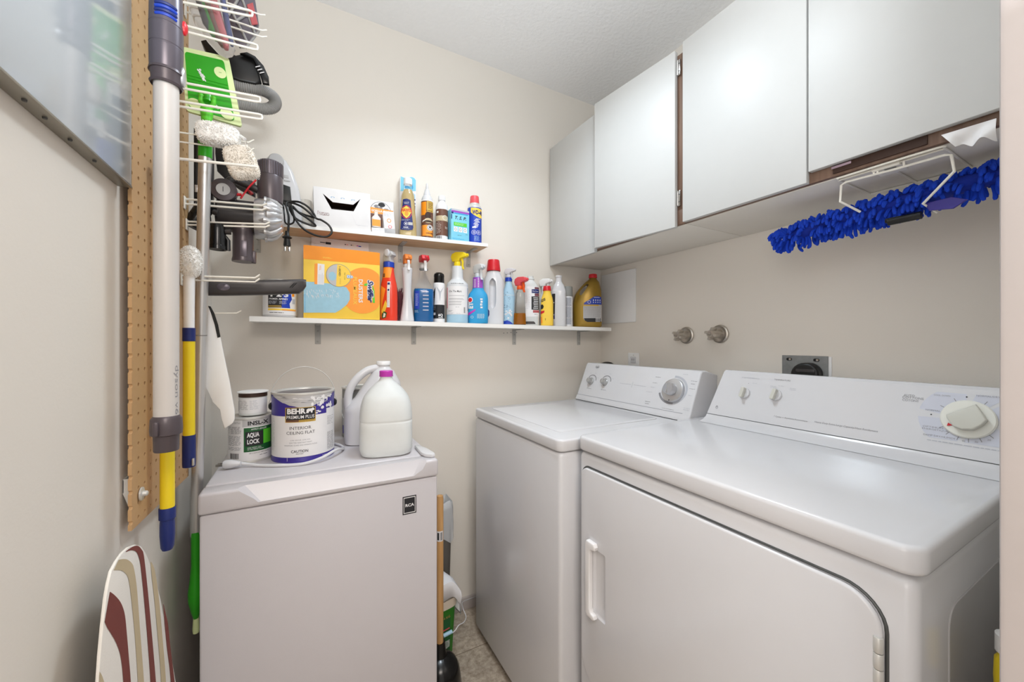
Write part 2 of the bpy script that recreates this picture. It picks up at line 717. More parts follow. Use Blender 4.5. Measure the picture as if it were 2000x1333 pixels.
# ------------------------------------------------------------------ whiteboard on the left wall
wb = thing('whiteboard', 'glossy whiteboard with a grey metal frame on the left wall', 'whiteboard', (LX, .5, 1.434))
M().box(LX + .0005, -.2475, .10, .852, 1.436, 2.36, 'board_glass', .001).build('writing_surface', wb)
m = M().box(LX + .0005, -.2465, .10, .853, 1.4325, 1.4360, 'frame_alu', .0008)
m.box(LX + .0005, -.2475, .8521, .8530, 1.436, 2.36, 'frame_alu', .0003)
m.box(LX + .0005, -.2465, .10, .853, 2.36, 2.364, 'frame_alu', .0005)
m.build('frame', wb)
for px, py in ((75, 200), (107, 233), (153, 275), (187, 314)):
    p = onZ(px, py, 1.4325)
    M().lathe([(.0001, -.0022), (.002, -.002), (.0022, 0)], 'dark_metal', n=10, c=(-.255, p.y, 1.4325)).build('screw', wb)

# ------------------------------------------------------------------ pegboard with real holes
PB0, PB1 = Vector((-.2505, .864, 0)), Vector((-.2365, 1.150, 0))
pdir = (PB1 - PB0).normalized()
pn = Vector((pdir.y, -pdir.x, 0))
PZ0, CELL = .862, .0254
PT = .005


def pegpt(u, v, d):
    return PB0 + pdir * u + Vector((0, 0, PZ0 + v)) + pn * d


pb = thing('pegboard', 'tall tan perforated hardboard pegboard standing off the left wall', 'pegboard', (-.25, 1.0, PZ0))
m = M()
ncol, nrow = 11, 54
hr = .0035
for i in range(-1, ncol):
    for j in range(nrow):
        cu, cv = (i + 1) * CELL, (j + .62) * CELL
        cu = (i + 1) * CELL
        if i == -1:
            inn = [(hr * math.cos(R(a)), hr * math.sin(R(a))) for a in (-90, -45, 0, 45, 90)]
            h = CELL / 2
            out = [(0, -h), (h, -h), (h, 0), (h, h), (0, h)]
            closed = False
        else:
            inn = [(hr * math.cos(R(a)), hr * math.sin(R(a))) for a in range(-135, 225, 45)]
            h = CELL / 2
            out = [(-h, -h), (0, -h), (h, -h), (h, 0), (h, h), (0, h), (-h, h), (-h, 0)]
            closed = True
        n = len(inn)
        vs = []
        for d in (0, -PT):
            for q in out:
                vs.append(pegpt(cu + q[0], cv + q[1], d))
            for q in inn:
                vs.append(pegpt(cu + q[0], cv + q[1], d))
        fs = []
        for k in range(n if closed else n - 1):
            k2 = (k + 1) % n
            fs.append((k, k2, n + k2, n + k))
            fs.append((2 * n + k, 2 * n + k2, 3 * n + k2, 3 * n + k))
            fs.append((n + k, n + k2, 3 * n + k2, 3 * n + k))
        if not closed:
            for a, b in ((0, n), (n - 1, 2 * n - 1)):
                fs.append((a, b, b + 2 * n, a + 2 * n))
        if i == ncol - 1:
            for a, b in ((2, 3), (3, 4)):
                fs.append((a, b, b + 2 * n, a + 2 * n))
        if j == 0:
            rng = ((0, 1),) if not closed else ((0, 1), (1, 2))
            for a, b in rng:
                fs.append((a, b, b + 2 * n, a + 2 * n))
        m.add(vs, fs, 'hardboard')
m.build('board', pb, sharp=30)
for (u, z) in ((.032, .915), (.032, 1.95)):
    q = pegpt(u, z - PZ0, 0)
    b = M()
    poly = [(LX + .0005, z + .012), (LX + .0005, z + .035), (q.x - .0055, z + .035), (q.x - .0055, z - .020)]
    b.extrude(poly, q.y - .024, q.y - .0215, lambda c: Vector((c.x, c.z, c.y)), 'zinc', .0004, 1)
    b.box(LX + .0005, LX + .0025, q.y - .024, q.y + .014, z + .012, z + .035, 'zinc', .0005)
    b.box(q.x - .0085, q.x - .0056, q.y - .020, q.y + .014, z - .020, z + .035, 'zinc', .0005)
    b.build('standoff_bracket', pb)
    s = M()
    s.lathe([(.001, .001), (.0115, .001), (.0115, .0032), (.005, .004), (.0045, .009), (.003, .0105), (.0001, .0108)], 'zinc', n=20, axis='x', c=(q.x, q.y, q.z))
    s.build('washer_bolt', pb)

# ------------------------------------------------------------------ wall cabinets
CX0 = 1.105


def cabinet(name, label, y0, y1):
    c = thing(name, label, 'cabinet', (1.2, y0, 1.565))
    b = M()
    b.box(CX0, RX - .001, y0, y1, 1.565, 1.581, 'melamine_under', .0006)
    b.box(CX0, RX - .001, y0, y1, 2.124, 2.140, 'melamine', .0006)
    b.box(CX0, RX - .001, y0, y0 + .016, 1.581, 2.124, 'melamine')
    b.box(CX0, RX - .001, y1 - .016, y1, 1.581, 2.124, 'melamine')
    b.box(RX - .008, RX - .001, y0 + .016, y1 - .016, 1.581, 2.124, 'melamine')
    b.box(CX0 + .01, RX - .01, y0 + .016, y1 - .016, 1.84, 1.855, 'melamine')
    b.build('carcass', c)
    f = M()
    f.box(CX0 - .014, CX0 - .0005, y0, y1, 1.567, 1.615, 'brown_wood', .0006)
    f.box(CX0 - .014, CX0 - .0005, y0, y1, 2.090, 2.128, 'brown_wood', .0006)
    f.box(CX0 - .014, CX0 - .0005, y0, y0 + .034, 1.615, 2.090, 'brown_wood', .0006)
    f.box(CX0 - .014, CX0 - .0005, y1 - .040, y1, 1.615, 2.090, 'brown_wood', .0006)
    mid = (y0 + y1) / 2
    f.box(CX0 - .014, CX0 - .0005, .46 if y0 < .5 else 1.232, .495 if y0 < .5 else 1.262, 1.615, 2.090, 'brown_wood', .0006)
    f.build('face_frame', c)
    return c


def hinge(parent, y, z):
    h = M()
    h.box(1.0835, 1.0903, y - .0055, y + .0055, z - .026, z + .026, 'chrome', .0015)
    h.lathe([(.0001, -.024), (.0035, -.024), (.0035, .024), (.0001, .024)], 'chrome', n=12, c=(1.0845, y + .004, z))
    h.lathe([(.0001, -.001), (.0024, 0), (.0001, .001)], 'dark_metal', n=10, axis='-x', c=(1.0832, y - .002, z + .012))
    h.lathe([(.0001, -.001), (.0024, 0), (.0001, .001)], 'dark_metal', n=10, axis='-x', c=(1.0832, y - .002, z - .012))
    return h.build('hinge', parent)


cab = cabinet('wall_cabinet', 'white wall cabinet in the back corner, one door ajar', .829, 1.585)
M().box(1.073, 1.089, 1.249, 1.580, 1.556, 2.134, 'melamine', .0012).build('door', cab)
d = M()
ang = R(7.1)
d.T = Matrix.Translation((1.089, .8545, 0)) @ Matrix.Rotation(ang, 4, 'Z')
d.box(-.016, 0, 0, .349, 1.557, 2.137, 'melamine', .0012)
d.build('door', cab)
hinge(cab, .8465, 2.082)
hinge(cab, .8465, 1.652)
cab = cabinet('wall_cabinet', 'white wall cabinet above the dryer, nearest the doorway', .085, .827)
M().box(1.073, 1.089, .4775, .8235, 1.566, 2.146, 'melamine', .0012).build('door', cab)
M().box(1.073, 1.089, .0905, .4735, 1.591, 2.17, 'melamine', .0012).build('door', cab)
q = M()
q.box(1.0865, 1.0905, .275, .430, 1.572, 1.5905, 'dark_brown', .001)
q.box(1.0845, 1.0865, .395, .432, 1.583, 1.5885, 'lavender', .0006)
q.build('finger_pull', cab)

pp = M()
nu, nv = 24, 10
p0 = [onX(1838, 264, 1.082), onX(1946, 231, 1.082), onX(1866, 287, 1.084), onX(1946, 270, 1.084)]
vs = []
for side in (0, .0012):
    for j in range(nv + 1):
        for i in range(nu + 1):
            a, b = i / nu, j / nv
            p = (p0[0] * (1 - a) + p0[1] * a) * (1 - b) + (p0[2] * (1 - a) + p0[3] * a) * b
            p = p + Vector((-.012 * math.sin(a * 7 + b * 3) * b - .006, 0, .004 * math.sin(a * 11) * b))
            p.x = min(p.x + .006 + side, 1.0895 + side)
            vs.append(p)
k = (nu + 1) * (nv + 1)
fs = [(j * (nu + 1) + i, j * (nu + 1) + i + 1, (j + 1) * (nu + 1) + i + 1, (j + 1) * (nu + 1) + i) for j in range(nv) for i in range(nu)]
fs += [tuple(a + k for a in f[::-1]) for f in fs]
pp.add(vs, fs, 'label_white')
tag(pp.build('paper_sheet'), 'crumpled white sheet hanging under the cabinet door beside the blue duster', 'paper')

# ------------------------------------------------------------------ washing machine
wm = thing('washing_machine', 'white top-loading washing machine in the back corner, with silver knobs', 'washing machine', (.99, 1.15, 0))
WY0, WY1, WX0, WX1 = .856, 1.452, .614, 1.30
m = M(); m.box(WX0 + .003, WX1, WY0 + .002, WY1 - .002, .025, .8735, 'gloss_white', .012, 3); m.build('body', wm)
for fx in (WX0 + .05, WX1 - .06):
    for fy in (WY0 + .05, WY1 - .05):
        M().lathe([(.018, 0), (.02, .004), (.02, .0245), (.01, .0245)], 'black', n=16, c=(fx, fy, 0)).build('foot', wm)
m = M(); m.extrude(rrect(WX0, WX1, WY0, WY1, .022), .8755, .910, lambda c: c.copy(), 'gloss_white', .006, 3); m.build('top', wm)
m = M()
m.extrude(rrect(.668, 1.095, .935, 1.405, .02), .9085, .9125, lambda c: c.copy(), 'gloss_white', .0018, 2)
m.build('lid', wm)
prof = [(1.128, .9105), (1.134, .924), (1.140, .932), (1.197, 1.072), (1.204, 1.079), (1.225, 1.080), (1.29, 1.062), (1.29, .9105)]
m = M(); m.extrude(prof, .8455, WY1, lambda c: Vector((c.x, c.z, c.y)), 'gloss_white', .006, 3)
g = M(); g.box(1.1245, 1.1275, WY0 + .03, WY1 - .01, .9103, .9122, 'dark_metal'); g.tube([(1.1405, WY0 + .02, .9345), (1.1405, WY1 - .004, .9345)], .0009, 'ink_pale', n=6); g.build('console_gap', wm)
cex, cez = Vector((0, -1, 0)), Vector((1.197 - 1.140, 0, 1.072 - .932)).normalized()
cn = Vector((-cez.z, 0, cez.x))


def conpt(px, py, o, n):
    """point of the console face seen at this pixel"""
    d = Vector(ray(px, py))
    e = Vector((0, 0, EYE))
    t = (o - e).dot(n) / d.dot(n)
    return e + d * t


def uvof(p, o, ex, ez):
    return (p - o).dot(ex), (p - o).dot(ez)


WO = Vector((1.140, WY1, .932))
cf = plane(WO, cex, cez, cn)
D = Decal(m, cf)


def cuv(px, py):
    return uvof(conpt(px, py, WO, cn), WO, cex, cez)


u, v = cuv(1167, 717)
D.ell(u, v, .013, .0085, 'ink_grey', 0, ring=.9).text('inglis', u, v, .0075, 'ink', 1, w=.020, bold=.01, shear=.2)
for px, py in ((1156, 742), (1184, 744)):
    u, v = cuv(px, py)
    D.ell(u, v, .030, .024, 'ink_grey', 0, a0=R(-5), a1=R(150), ring=.84)
    D.lines(u - .016, u + .016, v - .046, v - .040, 1, 'ink', ragged=.1)
    for a in (20, 70, 120):
        D.lines(u + .040 * math.cos(R(a)) - .005, u + .040 * math.cos(R(a)) + .005, v + .034 * math.sin(R(a)) - .002, v + .034 * math.sin(R(a)) + .002, 1, 'ink_pale', ragged=0)
u, v = cuv(1235, 752)
D.lines(u - .07, u - .008, v - .003, v + .003, 1, 'ink_pale', ragged=0).lines(u + .008, u + .07, v - .003, v + .003, 1, 'ink_pale', ragged=0).rect(u - .0007, u + .0007, v - .012, v + .012, 'ink_pale', 1)
u, v = cuv(1314, 762)
D.ell(u, v, .060, .054, 'ink_pale', 0, ring=.86, a0=R(-75), a1=R(95)).ell(u, v, .060, .054, 'ink_grey', 0, ring=.86, a0=R(200), a1=R(285))
for du, dv, wd, mt in ((-.078, .042, .024, 'ink_grey'), (-.085, .018, .022, 'ink_grey'), (-.09, 0, .02, 'ink_pale'), (-.1, -.02, .03, 'ink_pale'), (-.095, -.058, .024, 'ink'), (-.095, -.066, .02, 'ink'), (.076, .040, .024, 'ink_grey'), (.074, .030, .016, 'ink_grey'), (.076, .012, .022, 'ink_grey'), (.074, -.012, .014, 'ink_pale'), (.074, -.058, .024, 'ink_pale'), (.074, -.064, .024, 'ink_pale'), (.0, -.072, .05, 'ink_grey'), (.035, .062, .02, 'ink_pale')):
    D.lines(u + du - wd / 2, u + du + wd / 2, v + dv - .002, v + dv + .002, 1, mt, ragged=0)
m.build('console', wm)


def knob(parent, c, n, prof, m, name, up=None, extra=None):
    """a turned knob whose axis leaves the panel along n"""
    n = Vector(n).normalized()
    x = Vector(up if up else (0, 1, 0))
    x = (x - n * x.dot(n)).normalized()
    y = n.cross(x)
    k = M()
    k.T = Matrix(((x.x, y.x, n.x, c[0]), (x.y, y.y, n.y, c[1]), (x.z, y.z, n.z, c[2]), (0, 0, 0, 1)))
    k.lathe(prof, m, n=36)
    if extra:
        extra(k)
    return k.build(name, parent)


for px, py in ((1155, 745), (1182, 747)):
    p = conpt(px, py, WO, cn)

    def bar(k):
        k.box(-.0018, .0018, -.011, .011, .021, .0235, 'silver', .0008)
    knob(wm, p, cn, [(.0001, .0005), (.0165, .0005), (.0165, .004), (.0135, .006), (.0125, .019), (.011, .0215), (.0001, .022)], 'dial_grey', 'knob', extra=bar)
p = conpt(1316, 764, WO, cn)


def dialtop(k):
    k.lathe([(.0225, .014), (.0215, .034), (.020, .036), (.0001, .0365)], 'silver', n=36)
    k.box(-.0015, .0015, -.018, .018, .0362, .0385, 'dial_grey', .0006)
    k.box(-.0012, .0012, .036, .041, .0123, .0132, 'ink')


knob(wm, p, cn, [(.0001, .0005), (.0445, .0005), (.0445, .003), (.0425, .011), (.039, .0125), (.0001, .013)], 'silver', 'knob', extra=dialtop)

# ------------------------------------------------------------------ dryer
dr = thing('clothes_dryer', 'white front-loading clothes dryer with a cream timer dial, nearest the doorway', 'dryer', (1.0, .5, 0))
DY0, DY1, DX0, DX1 = .170, .842, .659, 1.33
m = M(); m.box(DX0 + .005, DX1, DY0 + .006, DY1 - .006, .025, .8835, 'gloss_white', .014, 3); m.build('body', dr)
for fx in (DX0 + .05, DX1 - .06):
    for fy in (DY0 + .05, DY1 - .05):
        M().lathe([(.018, 0), (.02, .004), (.02, .0245), (.01, .0245)], 'black', n=16, c=(fx, fy, 0)).build('foot', dr)
m = M()
m.extrude(rrect(DX0, DX1, DY0, DY1, .026), .8865, .9250, lambda c: c.copy(), 'gloss_white', .008, 4)
m.build('top', dr)
m = M()
m.extrude(rrect(DX0 + .115, DX1 - .10, .10, .815, .03), DY0 + .0045, DY0 + .0066, lambda c: Vector((c.x, c.z, c.y)), 'label_grey', .0006, 1)  # greyer than the body: shade of the narrow gap put into the colour
m.build('side_panel', dr)
m = M()
DPX = DX0 - .004
m.extrude(rrect(.207, .816, .285, .8465, .035, rs=(.022, .045, .07, .07)), DPX, DX0 + .0045, lambda c: Vector((c.z, c.x, c.y)), 'gloss_white', .004, 3)
door = m.build('door', dr)
c = M()
c.box(DX0 - .016, DX0 + .0040, .722, .768, .480, .650, 'gloss_white', .0045, 3)
cut(door, c)
h = M()
poly = [(.785, .480), (.785, .660), (.780, .668), (.752, .668), (.748, .660), (.750, .652), (.764, .648), (.768, .640), (.768, .496), (.764, .488), (.752, .486), (.750, .478), (.756, .473), (.778, .473)]
h.extrude(poly, DPX - .013, DPX + .0005, lambda c: Vector((c.z, c.x, c.y)), 'label_white', .003, 3)
h.build('door_handle', door)
for k in range(5):
    z0 = .797 - k * .021
    hm = M()
    hm.lathe([(.0001, 0), (.0048, .0), (.0053, .001), (.0053, .019), (.0048, .02), (.0001, .02)], 'zinc', n=14, c=(DPX + .001, .2105, z0 - .02))
    hm.build('hinge_knuckle', dr)
g = M()
path = rrect(.2045, .8185, .2825, .8490, .035, rs=(.024, .047, .072, .072), n=8)
g.tube([(DX0 + .0046, q[0], q[1]) for q in path], .0022, 'dark_metal', n=8, closed=True)
g.build('door_gap_shade', dr)  # dark line drawn for the shadow in the gap round the door
cprof = [(1.115, .9255), (1.135, .931), (1.150, .940), (1.158, .953), (1.196, 1.083), (1.203, 1.0885), (1.22, 1.0885), (1.31, 1.06), (1.31, .9255)]
# console ends taper upwards
bmv, rings_ = [], []
m = M()
N = 14
for i in range(N + 1):
    t = i / N
    yy = .184 + (.795 - .184) * t
    ring = []
    for (x, z) in cprof:
        s_ = max(0, (z - .95) / .14)
        ring.append((x, .5 + (yy - .5) * (1 - (.115 if yy > .5 else 0) * s_), z))
    rings_.append(ring)
m.rings(rings_, 'gloss_white')
g = M(); g.tube([(1.1545, .186, .9475), (1.1545, .796, .9475)], .0010, 'dark_metal', n=6); g.build('console_gap', dr)
DO = Vector((1.158, .79, .953))
dez = Vector((1.196 - 1.158, 0, 1.083 - .953)).normalized()
dn = Vector((-dez.z, 0, dez.x))
D = Decal(m, plane(DO, cex, dez, dn))


def duv(px, py):
    return uvof(conpt(px, py, DO, dn), DO, cex, dez)


u, v = duv(1466, 739)
D.text('START/DEMARRAGE', u, v, .0042, 'ink_pale', w=.052)
D.lines(u + .008, u + .022, v - .017, v - .013, 1, 'ink_pale', ragged=0).ell(u - .003, v - .017, .001, .001, 'ink_grey')
u, v = duv(1528, 743)
D.text('TEMPERATURE', u, v, .0044, 'ink_grey', w=.042)
for du, dv in ((-.02, -.02), (-.02, -.024), (.0, -.017), (.03, -.021), (.03, -.025)):
    D.lines(u + du - .008, u + du + .008, v + dv - .001, v + dv + .001, 1, 'ink_pale', ragged=0)
u, v = duv(1400, 796)
D.ell(u, v, .0042, .0042, 'ink_grey', ring=.75).ell(u, v + .003, .003, .003, 'ink_grey', ring=.7)
u, v = duv(1543, 818)
D.text('7 Cycles  •  Automatic/Automatique', u, v, .0042, 'ink_grey', w=.082, shear=.2)
u, v = duv(1649, 833)
D.text('Heavy Duty Extra Large Capacity/Haut Rendement', u, v, .0046, 'ink_grey', w=.125, shear=.2)
for i, t in enumerate(('AUTO', 'COTTONS', 'COTONS')):
    u, v = duv(1776 + (0, 7, 2)[i], 773 + 4.8 * i)
    D.text(t, u, v, .0050, 'ink_grey', w=(.018, .034, .026)[i])
DC = conpt(1891, 820, DO, dn)
u, v = uvof(DC, DO, cex, dez)
uL, _ = duv(1792, 820)
ru = u - uL
for (a0, a1) in ((6, 42), (48, 86), (94, 172), (184, 262), (268, 340)):
    pts = [(u + ru * max(-1, min(1, 1.0 * math.cos(R(a)))), v + max(-.047, min(.052, ru * .95 * math.sin(R(a))))) for a in range(a0, a1 + 1, 4)]
    pts += [(u + .036 * math.cos(R(a)), v + .034 * math.sin(R(a))) for a in range(a1, a0 - 1, -4)]
    D.poly(pts, 'panel_lilac', 0)
for a in (95, 178):
    D.ell(u + .052 * math.cos(R(a)), v + .046 * math.sin(R(a)), .0013, .0013, 'ink', 1)
for a in (60, 118, 150, 212, 232, 254, 274, 296, 318):
    a_ = R(a)
    du, dv = math.cos(a_), math.sin(a_)
    D.poly([(u + .038 * du - .0006 * dv, v + .038 * dv + .0006 * du), (u + .038 * du + .0006 * dv, v + .038 * dv - .0006 * du), (u + .046 * du + .0006 * dv, v + .046 * dv - .0006 * du), (u + .046 * du - .0006 * dv, v + .046 * dv + .0006 * du)], 'ink_grey', 1)
for px, py, wd, t in ((1840, 773, .024, 'COOL DOWN'), (1930, 775, .03, 'NORMAL/DRY'), (1822, 802, .022, 'NORMAL'), (1822, 835, .03, 'OPTIMUM'), (1826, 840, .038, 'ENERGETIQUE'), (1834, 853, .046, 'DAMP DRY/HUMIDE')):
    a, b = duv(px, py)
    D.text(t, a, b, .0034, 'ink_grey', w=wd)
for px, py, t in ((1882, 862, '40'), (1907, 864, '30'), (1932, 860, '20')):
    a, b = duv(px, py)
    D.text(t, a, b, .0034, 'ink_grey')
a, b = duv(1880, 870)
D.lines(a - .05, a + .08, b - .002, b + .002, 1, 'ink_pale', ragged=0, th=.0016)
m.build('console', dr, sharp=30)


def grip(sz, dep, deg):
    def f(k):
        k.T = k.T @ Matrix.Rotation(R(deg), 4, 'Z')
        k.extrude(rrect(-.0048, .0048, -sz, sz, .003), .004, dep, lambda c: c.copy(), 'dial_shade', .0012, 2)
    return f


for px, py, deg in ((1454, 768, -8), (1515, 772, -12)):
    knob(dr, conpt(px, py, DO, dn), dn, [(.0001, .0005), (.0165, .0005), (.0165, .003), (.0155, .005), (.0001, .0055)], 'gloss_white', 'knob', extra=grip(.0155, .018, deg))


def dgrip(k):
    q = .0365
    k.extrude([(a * q, b * q) for a, b in ((-.33, -.80), (.72, -.06), (.70, .10), (.45, .52), (.10, .66), (-.30, .60), (-.60, .30), (-.76, -.02), (-.60, -.30))], .007, .021, lambda c: c.copy(), 'dial_shade', .003, 3)
    k.extrude([(a * q, b * q) for a, b in ((.72, .52), (.68, .34), (.50, .46))], .0072, .0082, lambda c: c.copy(), 'red')


knob(dr, DC, dn, [(.0001, .0005), (.0385, .0005), (.0385, .004), (.0365, .0065), (.0001, .0075)], 'dial_cream', 'knob', extra=dgrip)

# ------------------------------------------------------------------ fridge
FX0, FX1, FY0, FY1, FZ = -.200, .335, 1.048, 1.55, .850
fr = thing('mini_fridge', 'small white fridge with a dark logo badge, cans and jugs on top', 'fridge', (.067, 1.27, 0))
m = M(); m.box(FX0 + .004, FX1 - .004, FY0 + .052, FY1, .03, FZ - .022, 'fridge_white', .006, 3); m.build('body', fr)
m = M(); m.box(FX0 + .002, FX1 - .002, FY0 + .058, FY1, FZ - .0215, FZ, 'fridge_white', .006, 3); m.build('top', fr)
for fx in (FX0 + .05, FX1 - .05):
    for fy in (FY0 + .09, FY1 - .05):
        M().lathe([(.018, 0), (.02, .004), (.02, .0295), (.01, .0295)], 'black', n=16, c=(fx, fy, 0)).build('foot', fr)
m = M(); m.box(FX0 + .003, FX1 - .003, FY0 + .002, FY0 + .050, .05, .8015, 'fridge_white', .005, 3)
door = m.build('door', fr)
m = M(); m.box(FX0, FX1, FY0, FY0 + .054, .8025, FZ, 'fridge_white', .007, 3)
cap = m.build('door_cap', fr)
c = M()
vs = [(-.115, FY0 - .01, .8135), (.285, FY0 - .01, .8135), (.318, FY0 - .01, .87), (-.165, FY0 - .01, .87),
      (-.085, FY0 + .002, .8135), (.262, FY0 + .002, .8135), (.305, FY0 + .030, .87), (-.135, FY0 + .030, .87)]
c.add(vs, [(0, 3, 2, 1), (4, 5, 6, 7), (0, 1, 5, 4), (1, 2, 6, 5), (2, 3, 7, 6), (3, 0, 4, 7)], 'fridge_white')
cut(cap, c)
dm = M()
D = Decal(dm, plane((0, FY0 + .002, 0), (1, 0, 0), (0, 0, 1), (0, -1, 0)))
a, b = onY(786, 972, FY0), onY(814, 1006, FY0)
lx, lz, hw, hh = (a.x + b.x) / 2, .7365, .0185, .0245
D.rect(lx - hw, lx + hw, lz - hh, lz + hh, 'ink', 0).rect(lx - hw * .86, lx + hw * .86, lz - hh * .88, lz + hh * .88, 'label_white', 1).rect(lx - hw * .78, lx + hw * .78, lz - hh * .80, lz + hh * .80, 'ink', 2)
D.text('RCA', lx, lz, .0075, 'label_white', 3, w=.0235, bold=.03)
dm.build('logo_badge', fr)
m = M()
m.extrude([(.331, FY0 + .020), (.334, FY0 + .032), (.329, FY0 + .085), (.316, FY0 + .140), (.303, FY0 + .140), (.300, FY0 + .055), (.306, FY0 + .030), (.320, FY0 + .018)], FZ + .0003, FZ + .0105, lambda c: c.copy(), 'gloss_white', .003, 2)
m.build('hinge_cover', fr)

# ------------------------------------------------------------------ what stands on the fridge


def can_rim(m, r, z, mt='zinc'):
    m.lathe([(r - .0105, z - .006), (r - .0085, z - .0005), (r - .006, z + .001), (r - .003, z + .0015), (r + .0012, z + .0005), (r + .0015, z - .004), (r - .0002, z - .0055)], mt, n=48)


# quart can
qc = thing('paint_can', 'quart paint can with a green label on the fridge, small tub stacked on it', 'paint can', (-.131, 1.310, FZ + .0003), R(7))
m = M(); m.lathe([(.0001, .002), (.0515, .0015), (.0525, 0), (.0525, .004), (.0515, .006), (.0515, .120), (.0001, .120)], 'zinc', n=48); m.build('body', qc, False)
m = M(); can_rim(m, .0525, .1225); m.lathe([(.0001, .1205), (.044, .1205), (.0445, .1165)], 'zinc', n=40); m.build('lid', qc, False)
L = Loft([(0, .052, .052), (.12, .052, .052)], False)
m = M(); D = Decal(m, L.front(), .0004)
D.rect(-.0512, .0512, .006, .117, 'label_white', 0, nu=40)
D.rect(-.019, .0512, .098, .117, 'label_grey', 1, nu=20)
D.text('INSL-X', .016, .1075, .0105, 'ink', 2, w=.048, bold=.035)
D.rect(-.016, .0512, .030, .0955, 'dark_green', 1, nu=20)
D.text('APPRET-SEALER', .018, .0905, .0040, 'label_white', 2, w=.036, bold=.01)
D.rect(-.0125, .0275, .0455, .0845, 'ink', 2)
D.text('AQUA', .005, .0755, .0115, 'label_white', 3, w=.028, bold=.035).text('LOCK', .005, .0575, .0115, 'label_white', 3, w=.028, bold=.035)
D.rect(.0285, .046, .0475, .0865, 'lime', 2)
D.lines(-.008, .036, .034, .043, 3, 'label_white', 2, th=.0008)
D.text('100 % ACRYLIC URETHANE', .018, .0255, .003, 'ink', 2, w=.045)
D.lines(.02, .046, .016, .02, 1, 'ink', 2)
for a, b in ((.109, .116), (.082, .103), (.050, .078), (.037, .048)):
    D.lines(-.0485, -.0215, a - .002, b - .003, max(1, int((b - a) / .0026)), 'ink_grey', 1, th=.0010, ragged=.1)
D.rect(-.046, -.026, .011, .028, 'label_white', 1).barcode(-.045, -.0265, .0125, .0275, L=2)
m.build('label', qc, False)

tb = thing('plastic_tub', 'small white tub with a dark lid band, standing on the green-labelled quart can', 'tub', (-.125, 1.315, FZ + .1245))
m = M(); m.lathe([(.0001, 0), (.0325, 0), (.0335, .001), (.0335, .0505), (.0001, .0505)], 'milk', n=40); m.build('body', tb, False)
m = M(); m.lathe([(.0001, .0508), (.0345, .0508), (.0345, .0605), (.0335, .062), (.0001, .062)], 'dark_brown', n=40); m.build('lid_band', tb, False)
m = M(); m.lathe([(.0001, .0622), (.0375, .0622), (.0378, .065), (.0345, .066), (.0001, .0655)], 'white', n=40); m.build('lid', tb, False)
m = M(); D = Decal(m, Loft([(0, .0336, .0336), (.05, .0336, .0336)], False).front(), .0003)
D.rect(-.033, .033, .006, .0475, 'label_white', 0, nu=24).rect(-.0325, -.0318, .012, .040, 'ink', 1)
D.lines(-.030, -.008, .016, .043, 9, 'ink_grey', 1, th=.0008).lines(-.005, .018, .016, .043, 9, 'ink_pale', 1, th=.0009)
m.build('label', tb, False)

# gallon can
gc = thing('paint_can', 'large gallon paint can with a violet and white label and raised wire handle', 'paint can', (.002, 1.276, FZ + .0003), R(0))
RB = .0805
m = M(); m.lathe([(.0001, .003), (RB - .001, .002), (RB + .0012, 0), (RB + .0012, .004), (RB, .006), (RB, .1835), (.0001, .1835)], 'can_purple', n=64); m.build('body', gc, False)
m = M(); can_rim(m, RB + .0006, .1885); m.lathe([(.0001, .1848), (RB - .012, .1848), (RB - .0105, .1838), (.0001, .1836)], 'steel_grey', n=48); m.build('lid', gc, False)
L = Loft([(0, RB, RB), (.19, RB, RB)], False)
m = M(); D = Decal(m, L.front(), .0004)
D.rect(-.0795, .0795, .015, .127, 'label_white', 0, nu=48)
# dried paint run from the rim
random.seed(8)
drip = [(-.074, .1855)] + [(-.074 + .148 * i / 26, .150 + .034 * abs((i - 13) / 13) ** 1.6 + random.uniform(-.006, .004)) for i in range(27)] + [(.074, .1855)]
D.poly(drip, 'label_grey', 1)
for k in range(26):
    u = random.uniform(-.068, .045); v = random.uniform(.158, .184)
    D.poly([(u, v), (u + random.uniform(.012, .034), v - random.uniform(-.004, .006)), (u + .006, v + .0016)], random.choice(('label_white', 'label_white', 'ink_grey')), 2)
for k in range(40):
    u = random.uniform(.018, .068); v = random.uniform(.128, .180)
    D.ell(u, v, random.uniform(.001, .004), random.uniform(.001, .006), 'label_white', 2, n=8)
for k in range(16):
    u = random.uniform(-.05, .03); v = random.uniform(.160, .180)
    D.rect(u, u + random.uniform(.01, .03), v, v + .0006, 'ink_pale', 2)
D.rect(-.044, .0285, .110, .1505, 'label_gold', 2).rect(-.0425, .027, .1165, .149, 'ink', 3).rect(-.0425, -.012, .1115, .1163, 'brown', 3)
D.text('BEHR', -.0185, .1405, .0135, 'label_white', 4, w=.044, bold=.045)
D.poly([(.005, .134), (.0065, .139), (.006, .143), (.010, .146), (.018, .146), (.022, .148), (.0255, .144), (.025, .141), (.021, .140), (.0205, .134), (.017, .134), (.0165, .138), (.012, .138), (.0115, .134)], 'label_white', 4)
D.text('PREMIUM PLUS', -.008, .1245, .0088, 'label_white', 4, w=.066, bold=.008)
D.text('DESIGNED IN A COMPANY', .007, .1137, .003, 'ink', 4, w=.036)
D.text('INTERIOR', -.0085, .0945, .0082, 'ink', 1, w=.052).text('CEILING FLAT', -.0075, .0815, .0082, 'ink', 1, w=.068)
D.text('LOW ODOUR  LOW VOC', -.0085, .0615, .0034, 'ink_grey', 1, w=.048).text('SPATTER RESISTANT PAINT', -.0075, .0545, .0034, 'ink_grey', 1, w=.054).text('MINIMIZES GLARE AND IMPERFECTIONS', -.007, .0475, .0034, 'ink_grey', 1, w=.078)
D.text('CAUTION', -.010, .0310, .0072, 'ink', 1, w=.041, bold=.015).text('IRRITANT', -.010, .0240, .0034, 'ink', 1, w=.018)
